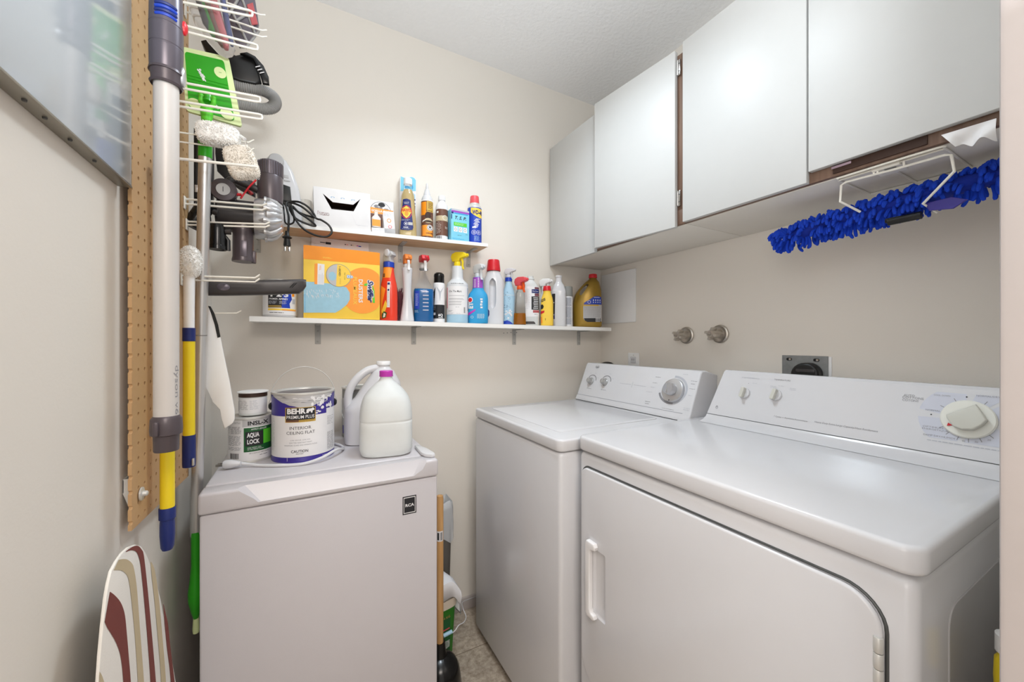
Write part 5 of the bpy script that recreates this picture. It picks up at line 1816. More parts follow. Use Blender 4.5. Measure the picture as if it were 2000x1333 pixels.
def tap(x, y, z, label, rot):
    t = thing('laundry_tap', label, 'tap', (x, y, z), 0, 'laundry taps on the right wall')
    m = M(); m.lathe([(.0330, -.0005), (.0355, .002), (.0345, .006), (.030, .009), (.0275, .007), (.020, .004), (.0001, .004)], 'tap_metal', n=40, axis='-x', c=(x, y, z)); m.build('escutcheon', t)
    m = M(); m.lathe([(.0001, .002), (.0165, .002), (.0165, .030), (.0145, .034), (.012, .040), (.0001, .041)], 'tap_metal', n=28, axis='-x', c=(x, y, z)); m.build('stem', t)
    m = M()
    m.lathe([(.0001, .030), (.0150, .030), (.0150, .060), (.0125, .066), (.0001, .067)], 'tap_metal', n=28, axis='-x', c=(x, y, z))
    for k in range(4):
        a = rot + k * PI / 2
        c_, s_ = math.cos(a), math.sin(a)
        m.T = Matrix.Translation((x - .049, y + .018 * c_, z + .018 * s_)) @ Matrix.Rotation(a, 4, 'X')
        m.box(-.015, .013, -.008, .007, -.0055, .0055, 'tap_metal', .003)
        m.T = None
    m.build('handle', t)
    m = M(); m.lathe([(.0001, .0668), (.0065, .0668), (.0045, .076), (.0001, .082)], 'tap_metal', n=16, axis='-x', c=(x, y, z)); m.build('cap_screw', t)
    return t


tap(RX, 1.062, 1.207, 'metal laundry tap on the right wall, further from the doorway', .5)
tap(RX, .915, 1.210, 'metal laundry tap on the right wall, nearer the doorway', .3)

t = thing('wall_outlet', 'white wall outlet just above the washer control panel', 'outlet', (RX, 1.352, 1.075))
m = M(); m.box(RX - .005, RX - .0003, 1.318, 1.388, 1.012, 1.126, 'white', .002); m.build('cover_plate', t)
for dz in (-.025, .025):
    m = M(); m.box(RX - .0075, RX - .0048, 1.336, 1.370, 1.068 + dz - .016, 1.068 + dz + .014, 'gloss_white', .003); 
    m.box(RX - .0078, RX - .0074, 1.346, 1.348, 1.068 + dz - .004, 1.068 + dz + .006, 'ink'); m.box(RX - .0078, RX - .0074, 1.358, 1.360, 1.068 + dz - .004, 1.068 + dz + .006, 'ink')
    m.build('socket', t)
m = M(); m.lathe([(.0001, .0012), (.0025, .0010), (.003, 0)], 'zinc', n=12, axis='-x', c=(RX - .005, 1.352, 1.115)); m.build('screw', t)

t = thing('dryer_outlet', 'grey metal outlet plate with a black plug on the wall above the dryer', 'outlet', (RX, .628, 1.09))
a, b = onX(1529, 694, RX), onX(1619, 695, RX)
m = M(); m.box(RX - .006, RX - .0004, b.y, a.y, 1.02, a.z, 'plate_grey', .0015); m.build('cover_plate', t)
m = M(); m.box(RX - .003, RX - .0002, b.y - .008, b.y + .002, 1.02, b.z - .004, 'white', .0008); m.build('box_edge', t)
for y in (a.y - .022, b.y + .030):
    m = M(); m.extrude(rrect(y - .008, y + .008, a.z - .017, a.z - .008, .0045), RX - .0072, RX - .0058, lambda c: Vector((c.z, c.x, c.y)), 'black'); m.lathe([(.0001, .0022), (.0035, .0018), (.004, 0)], 'chrome', n=12, axis='-x', c=(RX - .0068, y - .003, a.z - .0125)); m.build('screw', t)
m = M(); p = onX(1570, 722, RX - .02)
m.extrude(rrect(p.y - .048, p.y + .030, 1.03, 1.1145, .03, rs=(.040, .034, .01, .01)), RX - .042, RX - .0062, lambda c: Vector((c.z, c.x, c.y)), 'black', .008, 3)
m.box(RX - .046, RX - .041, p.y - .040, p.y + .012, 1.085, 1.095, 'char', .002)
m.build('plug', t)

t = thing('washer_hose', 'black drain hose end showing behind the back edge of the washer control panel', 'hose', (1.345, 1.44, 1.0))
m = M(); m.tube(spline([(1.350, 1.430, .85), (1.350, 1.430, .99), (1.350, 1.440, 1.052), (1.352, 1.475, 1.063), (1.352, 1.52, 1.05), (1.352, 1.54, 1.0), (1.352, 1.545, .85)], 8), .016, 'black', n=16); m.build('tube', t)

# ------------------------------------------------------------------ blue noodle duster in a wire holder under the cabinet
t = thing('wire_holder', 'white wire holder screwed under the cabinet above the dryer', 'wire rack', (1.17, .345, 1.564))
zt = 1.5625
m = M()
m.tube(spline([(1.098, .425, zt), (1.098, .27, zt), (1.115, .258, zt), (1.20, .258, zt), (1.29, .258, zt)], 4), .0022, 'wire_white', n=8)
m.tube([(1.098, .425, zt), (1.115, .43, zt), (1.20, .43, zt), (1.29, .43, zt)], .0022, 'wire_white', n=8)
m.tube([(1.115, .258, zt), (1.115, .43, zt)], .0022, 'wire_white', n=8)
m.tube([(1.29, .258, zt), (1.29, .43, zt)], .0022, 'wire_white', n=8)
m.tube([(1.11, .345, zt), (1.29, .345, zt)], .0022, 'wire_white', n=8)
m.build('base_frame', t)
m = M(); m.box(1.108, 1.160, .322, .368, zt - .006, zt + .002, 'wire_white', .002); m.box(1.112, 1.135, .330, .348, zt - .0075, zt - .0058, 'grey', .0005); m.build('mount_plate', t)
m = M(); m.lathe([(.0001, -.004), (.004, -.0035), (.006, 0), (.006, .0042)], 'zinc', n=14, c=(1.125, .352, zt - .0065)); m.build('screw', t)
m = M()
hk = [onX(1680, 414, 1.165), onX(1641, 394, 1.125), onX(1643, 362, 1.118), onX(1652, 356, 1.115), onX(1750, 330, 1.115), onX(1845, 303, 1.115), onX(1858, 303, 1.118), onX(1864, 335, 1.125), onX(1803, 398, 1.165), onX(1830, 415, 1.20)]
m.tube(hk, .0026, 'wire_white', n=8)
a, b = hk[3], hk[5]
for k in (.32, .36, .63):
    q = a.lerp(b, k)
    m.tube([(1.112, q.y, zt), (q.x, q.y, q.z)], .0022, 'wire_white', n=8)
m.build('hanger_wire', t)

t = thing('noodle_duster', 'long blue noodle-fringed duster hanging in the white wire holder above the dryer', 'duster', (1.22, .36, 1.49))
ax = spline([(1.200, .590, 1.473), (1.205, .50, 1.487), (1.210, .40, 1.497), (1.212, .30, 1.505), (1.214, .20, 1.513), (1.216, .125, 1.519)], 6)


def axis_at(s):
    k = s * (len(ax) - 1)
    i = min(int(k), len(ax) - 2)
    return ax[i].lerp(ax[i + 1], k - i)


m = M()
rs = []
for i in range(31):
    s = i / 30
    p = axis_at(s)
    r = .024 * (min(1, s / .12) ** .5 if s < .12 else 1)
    r = max(r, .003)
    rs.append([p + Vector((r * math.cos(2 * PI * j / 16) * 1.15, 0, r * .72 * math.sin(2 * PI * j / 16))) for j in range(16)])
m.rings(rs, 'royal')
m.build('core', t)
random.seed(21)
m = M()
for k in range(760):
    s = random.uniform(0.0, 1.0)
    if k < 40:
        s = random.uniform(0, .06)
    p = axis_at(s)
    side = random.random()
    a = random.uniform(-PI * .5, PI * 1.5)
    if .60 < s < .80 and -2.3 < (a if a < PI else a - 2 * PI) < -.4 and random.random() < .85:
        continue
    d = Vector((math.cos(a), random.uniform(-.35, .35), math.sin(a)))
    if s < .06:
        d.y += .8
    d.normalize()
    r0 = .018
    ln = random.uniform(.018, .030)
    q = p + Vector((d.x * r0 * 1.1, d.y * .01, d.z * r0 * .8))
    e = q + d * ln * .6
    f = e + (d * .5 + Vector((0, random.uniform(-.3, .3), -.9))).normalized() * ln * .6
    cp = spline([q, e, f], 3)
    n = len(cp)
    m.tube(cp, [.0038] * (n - 2) + [.0038, .0022], 'noodle', n=7)
for k in range(44):
    s = k / 43
    if .58 < s < .66:
        continue
    p = axis_at(.05 + .93 * s)
    q = p + Vector((random.uniform(-.012, .012), 0, -.012))
    ln = random.uniform(.026, .040)
    cp = spline([q, q + Vector((0, random.uniform(-.004, .004), -ln * .6)), q + Vector((0, random.uniform(-.008, .008), -ln))], 3)
    m.tube(cp, [.0038] * (len(cp) - 1) + [.0024], 'noodle', n=7)
fr_ = m.build('noodle_fringe', t)
fr_['kind'] = 'stuff'
a = onX(1735, 434, 1.185); b = onX(1800, 420, 1.185)
m = M(); m.tube([a, b], .0085, 'black', n=14); m.box(a.x - .006, a.x + .006, a.y - .022, a.y + .005, a.z - .002, a.z + .008, 'black', .002); m.build('grip_clip', t)
m = M()
q = [onX(1806, 398, 1.175), onX(1860, 385, 1.175), onX(1890, 390, 1.175), onX(1862, 408, 1.175), onX(1815, 412, 1.175)]
m.extrude([(p.y, p.z) for p in q], 1.172, 1.178, lambda c: Vector((c.z, c.x, c.y)), 'can_purple', .001, 1)
m.build('head_plate', t)

# ------------------------------------------------------------------ long thing in the slot between dryer and door frame
t = thing('broom_handle', 'yellow-tipped handle just showing between the dryer and the door frame', 'broom', (.80, .128, 0))
m = M(); m.tube([(.80, .122, .03), (.80, .1245, .735)], .0105, 'white', n=18); m.lathe([(.0105, .775), (.0155, .778), (.0155, .800), (.0105, .803)], 'white', n=20, c=(.80, .1250, 0)); m.build('shaft', t)
m = M(); m.lathe([(.0001, .715), (.013, .717), (.0165, .725), (.0172, .745), (.0165, .768), (.012, .776), (.0001, .777)], 'yellow', n=24, c=(.80, .1245, 0)); m.build('grip', t)
m = M(); m.box(.70, .90, .112, .136, .0, .035, 'yellow', .006); m.build('head', t)

# ------------------------------------------------------------------ ironing board leaning on the left wall
t = thing('ironing_board', 'folded ironing board with a brown, beige and white striped cover against the left wall', 'ironing board', (-.24, .80, 0))
IX = -.222
edge_px = [(345, 1340), (335, 1282), (325, 1230), (314, 1170), (304, 1130), (293, 1100), (285, 1080), (276, 1067), (265, 1064), (252, 1069), (240, 1080), (229, 1096), (219, 1115), (213, 1140), (208, 1170), (202, 1225), (197, 1280), (193, 1340)]
ep = [onX(px, py, IX) for px, py in edge_px]
outl = [(p.y, p.z) for p in ep]
bot = .11
outl = [(.9955, bot), (.9955, .40)] + [(min(q[0], .9955), q[1]) for q in outl] + [(.632, .60), (.632, bot)]
m = M()
m.extrude(outl, IX - .004, IX, lambda c: Vector((c.z, c.x, c.y)), 'linen', .0015, 2)
D = Decal(m, lambda u, v, o: Vector((IX + o, u, v)), .0004)


def sp(pts):
    out = []
    for a, b in pts:
        p = onX(180 + a / 4.55, 1040 + b / 4.55, IX)
        out.append((p.y, p.z))
    return out


def band(L_, R_, mt):
    l, r = sp(L_), sp(R_)
    l = [(q.x, q.y) for q in spline([(a, b, 0) for a, b in l], 4)]
    r = [(q.x, q.y) for q in spline([(a, b, 0) for a, b in r], 4)]
    k = min(len(l), len(r))
    o = D.off(0)
    n = 40

    def rs_(c):
        d = [0]
        for a, b in zip(c, c[1:]):
            d.append(d[-1] + math.hypot(b[0] - a[0], b[1] - a[1]))
        res = []
        for i in range(n + 1):
            s = d[-1] * i / n
            j = max(0, min(len(c) - 2, next((k for k in range(len(d) - 1) if d[k + 1] >= s), len(c) - 2)))
            tt = (s - d[j]) / max(1e-9, d[j + 1] - d[j])
            res.append((c[j][0] + (c[j + 1][0] - c[j][0]) * tt, c[j][1] + (c[j + 1][1] - c[j][1]) * tt))
        return res
    l, r = rs_(l), rs_(r)
    vs = [D.f(a[0], a[1], o) for a in l] + [D.f(a[0], a[1], o) for a in r]
    m.add(vs, [(i, i + 1, n + 2 + i, n + 1 + i) for i in range(n)], mt)


band([(295, 172), (340, 140), (380, 122), (410, 125), (440, 160), (458, 215), (490, 500), (525, 870), (558, 1250), (566, 1360)], [(302, 176), (335, 163), (370, 165), (395, 182), (412, 225), (428, 300), (455, 560), (485, 900), (510, 1230), (517, 1360)], 'maroon')
band([(232, 248), (270, 240), (310, 245), (345, 272), (368, 320), (395, 500), (420, 830), (445, 1150), (460, 1360)], [(188, 340), (225, 338), (265, 345), (300, 375), (325, 440), (350, 640), (375, 900), (395, 1180), (405, 1360)], 'beige')
band([(155, 530), (195, 560), (240, 610), (270, 670), (290, 750), (305, 900), (322, 1100), (335, 1250), (342, 1360)], [(108, 800), (130, 850), (165, 905), (205, 975), (235, 1050), (252, 1120), (265, 1220), (272, 1300), (277, 1360)], 'maroon')
band([(520, 262), (540, 300), (560, 370), (590, 580), (620, 900), (645, 1200), (655, 1360)], [(515, 275), (522, 330), (530, 420), (555, 640), (580, 930), (600, 1160), (612, 1360)], 'beige')
band([(632, 640), (650, 720), (672, 820), (690, 1000), (715, 1200), (735, 1360)], [(628, 640), (634, 720), (645, 850), (665, 1050), (685, 1200), (700, 1360)], 'maroon')
band([(62, 1240), (85, 1280), (105, 1340), (110, 1360)], [(62, 1250), (62, 1290), (62, 1330), (62, 1360)], 'beige')
m.build('padded_cover', t)
m = M()
m.extrude([(a, b) for a, b in outl], IX - .0085, IX - .0042, lambda c: Vector((c.z, (c.x - .81) * .86 + .818, c.y * .965)), 'grey')
m.build('metal_deck', t)
for y in (.72, .90):
    m = M(); m.tube([(IX - .0165, y, .0), (IX - .0165, y + .02, .40), (IX - .0165, y + .01, .62)], .0075, 'grey', n=12); m.build('leg', t)

# ------------------------------------------------------------------ what hangs on the pegboard
def board_x(y):
    t = (y - PB0.y) / (PB1.y - PB0.y)
    return PB0.x + (PB1.x - PB0.x) * t


def hook(y, a, b, label, dz=.0125, loop=True, r=.0024, tip=.0):
    """double wire hook leaving the board at depth y; a, b: heights seen at its root and tip"""
    p1 = onY(b[0], b[1], y)
    p0 = onY(a[0], a[1], y)
    x0 = board_x(y) + .0005
    k = (p1.z - p0.z) / (p1.x - p0.x)
    z0 = p0.z + k * (x0 - p0.x)
    t = thing('peg_hook', label, 'hook', (x0, y, z0), 0, 'white wire hooks on the pegboard')
    m = M()
    q0, q1 = Vector((x0, y, z0)), p1
    if loop:
        h = Vector((0, 0, dz / 2))
        e = (q1 - q0).normalized()
        path = [q0 + h, q1 - e * dz * .6 + h, q1 - e * .001 + h * .8, q1, q1 - e * .001 - h * .8, q1 - e * dz * .6 - h, q0 - h]
        m.tube(path, r, 'wire_white', n=10)
    else:
        for s in ((0,) if dz == 0 else (-1, 1)):
            h = Vector((0, 0, s * dz / 2))
            e = (q1 - q0).normalized()
            m.tube([q0 + h, q1 + h, q1 + h + e * .010 + Vector((0, 0, tip))], r, 'wire_white', n=10)
    m.build('prongs', t)
    m = M()
    m.box(x0, x0 + .003, y - .007, y + .007, z0 - dz / 2 - .012, z0 + dz / 2 + .006, 'wire_white', .001)
    m.build('base_clip', t)
    return t


hook(1.000, (374, 2), (493, 27), 'topmost white wire hook, in front of the clear bag at the top edge', .012)
hook(1.000, (363, 56), (503, 93), 'white wire hook crossing the lower end of the clear bag of parts', .012)
hook(1.000, (357, 167), (508, 195), 'upper of the two white hooks crossing the green mop head', .0115)
hook(1.000, (358, 204), (512, 229), 'lower of the two white hooks crossing the green mop head, at its joint', .0105)
hook(1.055, (352, 268), (486, 287), 'white hook with upturned tips poking out of the fluffy duster pad', .020, False, .0017, .008)
hook(.985, (355, 311), (490, 325), 'single white hook running in front of the greyish fleece pad', 0, False, .0028, 0)
hook(1.122, (352, 393), (512, 406), 'white double hook under the round dark vacuum battery', .011, False, .0024, .006)
hook(1.135, (360, 436), (518, 441), 'white double hook crossing the silver cyclone of the vacuum', .0075, False, .0022, .005)
hook(1.100, (350, 543), (498, 547), 'white double hook just above the long dark crevice tool', .0095, False, .0022, .008)
hook(1.165, (400, 612), (462, 612), 'small empty white hook behind the white plastic paddle', 0, False, .0020, .006)
hook(1.125, (440, 4), (509, 29), 'thin white hook with an upturned tip behind the topmost hook', .0, False, .0019, .004)
hook(1.125, (440, 42), (512, 66), 'thin white double hook with upturned tips under the grey plastic tray', .016, False, .0021, .005)

# stick vacuum wand
WX, WY = -.200, .837


def wz(py):
    return EYE + .6396 * (668 - py) / 750


wv = thing('vacuum_wand', 'silver vacuum wand with a purple-grey connector, hanging upright on the pegboard', 'vacuum wand', (WX, WY, wz(880)))
m = M(); m.lathe([(.0001, wz(818)), (.0166, wz(818)), (.0166, wz(150)), (.0001, wz(150))], 'wand_silver', n=48, c=(WX, WY, 0)); m.build('tube', wv)
m = M()
m.lathe([(.0001, wz(164)), (.0185, wz(163)), (.0215, wz(140)), (.0222, wz(100)), (.0222, wz(97)), (.0216, wz(96)), (.0216, wz(94)), (.0222, wz(93)), (.0222, wz(58)), (.0216, wz(57)), (.0216, wz(55)), (.0222, wz(54)), (.0215, wz(10)), (.020, wz(-40)), (.020, wz(-190)), (.0001, wz(-190))], 'steel_grey', n=56, c=(WX, WY, 0))
m.build('connector', wv)
m = M(); m.lathe([(.0218, wz(166)), (.0198, wz(170)), (.0198, wz(154)), (.0222, wz(140)), (.0229, wz(145))], 'purple_grey', n=48, c=(WX, WY, 0)); m.build('connector_rim', wv)
m = M()
aw = math.atan2(-WY, -WX)
for py, r_, mt in ((26, .0208, 'navy'), (33, .0212, 'blue'), (40, .0212, 'navy'), (47, .0208, 'blue')):
    pts = [(WX + r_ * math.cos(aw + R(a)), WY + r_ * math.sin(aw + R(a)), wz(py) + .002 * math.cos(R(a * 2))) for a in range(-44, 42, 6)]
    m.tube(pts, [.0008] + [.0030] * (len(pts) - 2) + [.0008], mt, n=8)
m.build('filter_window', wv)
m = M()
a = aw + R(72)
for py, mt in ((43, 'red'),):
    m.lathe([(.0001, 0), (.0075, 0), (.0070, .004), (.004, .0065), (.0001, .007)], mt, n=20, axis='x', c=(WX + .0205, WY + .003, wz(py)), sy=1.6)
m.build('release_button', wv)
m = M(); m.lathe([(.0001, 0), (.0085, 0), (.0085, .003), (.007, .0045), (.0001, .005)], 'silver', n=20, axis='x', c=(WX + .0195, WY + .002, wz(142)), sy=2.0); m.build('release_tab', wv)
m = M()
m.lathe([(.0001, wz(812)), (.0172, wz(812)), (.0205, wz(818)), (.0212, wz(840)), (.0206, wz(848)), (.0175, wz(850)), (.0170, wz(852)), (.0165, wz(879)), (.0158, wz(881)), (.0125, wz(881)), (.0001, wz(870))], 'purple_grey', n=48, c=(WX, WY, 0))
m.box(WX - .012, WX - .004, WY - .026, WY - .012, wz(848), wz(820), 'purple_grey', .003)
m.build('end_collar', wv)
m = M()
da = R(52)
f = lambda u, v, o: Vector((WX + (.0167 + o) * math.cos(aw + da + u / .0167), WY + (.0167 + o) * math.sin(aw + da + u / .0167), v))
D = Decal(m, f, .0003)
D.text('dyson v6', 0, wz(762), .0068, 'ink_grey', 0, w=.082, rot=-PI / 2)
m.build('printed_name', wv)

# telescopic duster poles
t = thing('duster_pole', 'yellow pole with a dark blue grip hanging lowest, behind the silver wand', 'duster pole', (-.222, .935, .79))
pz = lambda py: EYE + .715 * (668 - py) / 750
m = M(); m.lathe([(.0001, pz(996)), (.0108, pz(996)), (.0108, pz(520)), (.0001, pz(520))], 'yellow', n=28, c=(-.222, .935, 0)); m.build('pole', t)
m = M(); m.lathe([(.0001, pz(1074)), (.0075, pz(1074)), (.0098, pz(1068)), (.0112, pz(1045)), (.0110, pz(1022)), (.0104, pz(1014)), (.0124, pz(1013)), (.0126, pz(992)), (.0122, pz(991)), (.0001, pz(991))], 'navy', n=32, c=(-.222, .935, 0)); m.build('grip', t)
m = M(); m.lathe([(.0001, pz(372)), (.0120, pz(372)), (.0120, pz(318)), (.0001, pz(318))], 'blue', n=24, c=(-.2225, .935, 0)); m.lathe([(.0001, pz(525)), (.0088, pz(525)), (.0088, pz(372)), (.0001, pz(372))], 'white', n=24, c=(-.222, .935, 0)); m.build('inner_tube', t)


def fluff(m, c, rx, ry, rz, n, ln, r, mt, seed, box=False):
    random.seed(seed)
    c = Vector(c)
    for k in range(n):
        while True:
            d = Vector((random.uniform(-1, 1), random.uniform(-1, 1), random.uniform(-1, 1)))
            if .1 < d.length < 1:
                break
        d.normalize()
        q = 2.0 if not box else 4.5
        s = (abs(d.x) ** q + abs(d.y) ** q + abs(d.z) ** q) ** (-1 / q)
        p = c + Vector((d.x * rx * s, d.y * ry * s, d.z * rz * s)) * .9
        nn = Vector((d.x / rx, d.y / ry, d.z / rz)).normalized()
        e = (nn + Vector((random.uniform(-.7, .7), random.uniform(-.7, .7), random.uniform(-.9, .3)))).normalized()
        l = ln * random.uniform(.6, 1.25)
        m.tube([p, p + nn * l * .4 + e * l * .2, p + e * l], [r, r * .9, r * .4], mt, n=3)
    bm = bmesh.new()
    bmesh.ops.create_icosphere(bm, subdivisions=4, radius=1)
    for v in bm.verts:
        d = v.co.normalized()
        q = 2.0 if not box else 4.5
        s = (abs(d.x) ** q + abs(d.y) ** q + abs(d.z) ** q) ** (-1 / q)
        w_ = 1 + .10 * noise.noise(d * 5 + Vector((seed, 0, 0)))
        v.co = c + Vector((d.x * rx * s, d.y * ry * s, d.z * rz * s)) * .96 * w_
    m.bm(bm, mt)


t = thing('fluffy_duster', 'white fluffy duster on a yellow and blue pole, between the silver wand and mop pole', 'duster', (-.215, 1.055, .91))
pz2 = lambda py: EYE + .824 * (668 - py) / 750
m = M(); m.lathe([(.0001, pz2(690)), (.0096, pz2(690)), (.0096, pz2(540)), (.0001, pz2(530))], 'white', n=24, c=(-.215, 1.055, 0)); m.build('inner_tube', t)
m = M(); m.lathe([(.0001, pz2(860)), (.0104, pz2(860)), (.0104, pz2(664)), (.0001, pz2(664))], 'yellow', n=28, c=(-.215, 1.055, 0)); m.build('pole', t)
m = M(); m.lathe([(.0001, pz2(667)), (.0112, pz2(667)), (.0112, pz2(641)), (.0001, pz2(641))], 'navy', n=24, c=(-.215, 1.055, 0)); m.build('lock_ring', t)
m = M(); m.lathe([(.0001, pz2(912)), (.0110, pz2(912)), (.0116, pz2(905)), (.0116, pz2(850)), (.0001, pz2(850))], 'navy', n=28, c=(-.215, 1.055, 0)); m.build('grip', t)
m = M(); m.box(-.2075, -.2035, 1.0395, 1.046, pz2(908), pz2(894), 'silver', .001); m.build('hang_clip', t)
m = M(); fluff(m, (-.2125, 1.055, pz2(512)), .0195, .0205, .035, 1700, .0045, .0009, 'fleece', 1); m.build('fleece_head', t)

# green flat mop, head up
t = thing('flat_mop', 'green flat mop hung head up, with a silver pole and green hand grip', 'mop', (-.225, 1.146, .48))
top = onY(400.5, 306, 1.080)
bot = onX(383, 1038, -.226)
ax_ = (top - bot).normalized()
m = M(); m.tube([bot - ax_ * .01, bot, top], [.0118, .0118, .0118], 'alu', n=28); m.build('pole', t)
m = M(); s_ = onY(391.5, 657, 1.1); k = (s_ - bot).dot(ax_); c = bot + ax_ * k; m.tube([c - ax_ * .0012, c + ax_ * .0012], .01195, 'grey', n=28); m.build('pole_joint', t)
m = M(); e = top + ax_ * .040; m.tube([top - ax_ * .002, top, e], .0128, 'green', n=28); m.build('collar', t)
jt = onY(405, 196, 1.082)
m = M()
n1 = onY(404, 238, 1.082)
m.tube([e - ax_ * .01, n1, onY(404, 214, 1.082)], [.0105, .010, .012], 'lime', n=20)
for s in (-1, 1):
    m.tube([onY(404, 214, 1.082) + Vector((s * .003, 0, 0)), jt + Vector((s * .0115, -.001, -.006)), jt + Vector((s * .0115, -.001, .010))], [.006, .005, .0045], 'lime', n=12)
m.tube([jt + Vector((-.013, 0, .006)), jt + Vector((.013, 0, .006))], .0042, 'lime', n=12)
m.tube([jt + Vector((0, 0, -.004)), jt + Vector((0, .004, .012))], [.0085, .0085], 'green', n=16)
m.build('swivel_neck', t)
m = M()
g0 = bot
pr = [(.0118, 0), (.0122, -.01), (.0118, -.08), (.0150, -.115), (.0195, -.145), (.0185, -.165), (.011, -.195), (.0065, -.208), (.0068, -.222), (.0001, -.2225)]
rs = []
for r_, d in pr[:-2]:
    p = g0 + Vector((0, 0, d))
    rs.append([p + Vector((r_ * .8 * math.cos(2 * PI * i / 24), r_ * 1.15 * math.sin(2 * PI * i / 24), 0)) for i in range(24)])
m.rings(rs, 'green')
m.build('hand_grip', t)
m = M(); m.lathe([(.0001, -.244), (.0062, -.244), (.0072, -.236), (.0058, -.208), (.0001, -.206)], 'pale_lime', n=16, c=g0); m.build('grip_tip', t)
# head plate
hd = [onY(358, 96, 1.090), onY(446, 116, 1.090), onY(471, 246, 1.090), onY(366, 216, 1.090)]
O, ex, ez = hd[0], hd[1] - hd[0], hd[3] - hd[0]


def hp(u, v, o):
    p = (hd[0] * (1 - u) + hd[1] * u) * (1 - v) + (hd[3] * (1 - u) + hd[2] * u) * v
    return p + Vector((0, -o, 0))


m = M()
m.extrude(rrect(-.02, 1.02, -.02, 1.02, .06), -.004, .004, lambda c: hp(c.x, c.y, c.z), 'pale_lime')
m.build('head_rim', t)
m = M()
m.extrude(rrect(.045, .89, .065, .965, .05), .0042, .0075, lambda c: hp(c.x, c.y, c.z), 'green')
for v in (.42, .47, .52):
    m.extrude(rrect(.05, .88, v, v + .022, .01), .0076, .0088, lambda c: hp(c.x, c.y, c.z), 'green')
D = Decal(m, lambda u, v, o: hp(u, v, .0078 + o), .0004)
for cu, cv in ((.76, .27), (.76, .90), (.16, .88)):
    D.ell(cu, cv, .13, .085, 'pale_lime', 0)
    D.rect(cu - .03, cu + .03, cv - .003, cv + .003, 'green', 1)
D2 = Decal(m, lambda u, v, o: hp(.36 + u * 9, .385 - v * 7.4, .0090 + o), .0006)
D2.text('Swiffer', 0, 0, .0085, 'label_white', 1, w=.028, rot=R(-62), bold=.05, shear=.2)
D3 = Decal(m, lambda u, v, o: hp(.55 + u * 9, .80 - v * 7.4, .0078 + o), .0006)
D3.text('Swiffer', 0, 0, .006, 'label_white', 1, w=.020, rot=R(-62), bold=.05, shear=.2)
m.build('head_pad', t)

# fleece pads
t = M()
a, b = onY(378, 262, 1.030), onY(482, 262, 1.030)
c = (a + b) / 2
fluff(t, (c.x - .004, 1.030, onY(425, 264, 1.03).z), (b.x - a.x) / 2 - .008, .022, .0200, 2600, .0048, .0009, 'fleece', 4, True)
tag(t.build('fleece_pad'), 'bright white fluffy pad hanging over the neck of the green mop', 'duster pad')
t = thing('fleece_duster', 'greyish fleece duster head with a clear frame, below the bright white pad', 'duster pad', tuple(onY(470, 318, 1.026)))
m = M()
T0 = onY(472, 318, 1.026)
fluff(m, (0, 0, 0), .029, .013, .0365, 2200, .0042, .0009, 'fleece_grey', 6, True)
rot = Matrix.Rotation(R(-18), 4, 'Y')
m.v = [tuple(rot @ Vector(p) + T0) for p in m.v]
m.build('fleece', t)
m = M()
m.tube([onY(478, 272, 1.012), onY(487, 300, 1.012), onY(500, 345, 1.012), onY(507, 350, 1.014)], .0022, 'clear', n=8)
m.tube([onY(462, 268, 1.03), onY(470, 266, 1.03), onY(478, 272, 1.012)], .0035, 'white', n=8)
m.build('frame', t)

# clear bag of parts and grey tray at the very top
t = thing('parts_bag', 'clear plastic bag of coloured parts hanging at the top of the pegboard', 'bag', tuple(onY(420, 40, 1.05)))
m = M()
pts = [(352, -90), (360, -10), (378, 40), (404, 76), (424, 98), (440, 106), (454, 103), (458, 92), (450, 50), (440, 0), (430, -90)]
pp_ = [onY(px, py, 1.05) for px, py in pts]
m.extrude([(p.x, p.z) for p in pp_], 1.030, 1.072, lambda c: Vector((c.x, c.z, c.y)), 'bag_film', .010, 3)
m.build('film', t)
for (p0_, p1_, r_, mt) in (((392, -80), (442, 96), .0100, 'photo_red'), ((380, -60), (436, 92), .0095, 'brown'), ((372, -60), (424, 80), .0085, 'box_green'), ((366, -70), (410, 60), .0085, 'char'), ((420, -80), (452, 90), .0060, 'navy')):
    m = M()
    a, b = onY(*p0_, 1.051), onY(*p1_, 1.051)
    m.tube([a, a.lerp(b, .1), a.lerp(b, .5), a.lerp(b, .9), b], [r_ * .4, r_, r_ * .9, r_, r_ * .4], mt, n=16)
    m.build('bagged_part', t)
t = thing('plastic_tray', 'grey ribbed plastic tray hanging at the top, right of the clear bag', 'tray', tuple(onY(475, 40, 1.16)))
m = M()
pts = [(440, -60), (448, 40), (458, 80), (468, 94), (484, 92), (500, 68), (506, 50), (500, 10), (488, -60)]
pp_ = [onY(px, py, 1.155) for px, py in pts]
m.extrude([(p.x, p.z) for p in pp_], 1.150, 1.158, lambda c: Vector((c.x, c.z, c.y)), 'steel_grey', .002, 2)
for a, b in (((452, 20), (486, 88)), ((470, -10), (498, 66)), ((446, 30), (470, -10)), ((480, 94), (506, 60)), ((470, 92), (484, 92)), ((462, 40), (496, 20))):
    m.tube([onY(*a, 1.148), onY(*b, 1.148)], .0030, 'hose_grey', n=8)
m.build('shell', t)
m = M()
pp_ = [onY(px, py, 1.146) for px, py in ((482, 10), (494, 6), (504, 48), (492, 50))]
m.extrude([(p.x, p.z) for p in pp_], 1.143, 1.147, lambda c: Vector((c.x, c.z, c.y)), 'photo_red', .001, 1)
m.build('pink_insert', t)

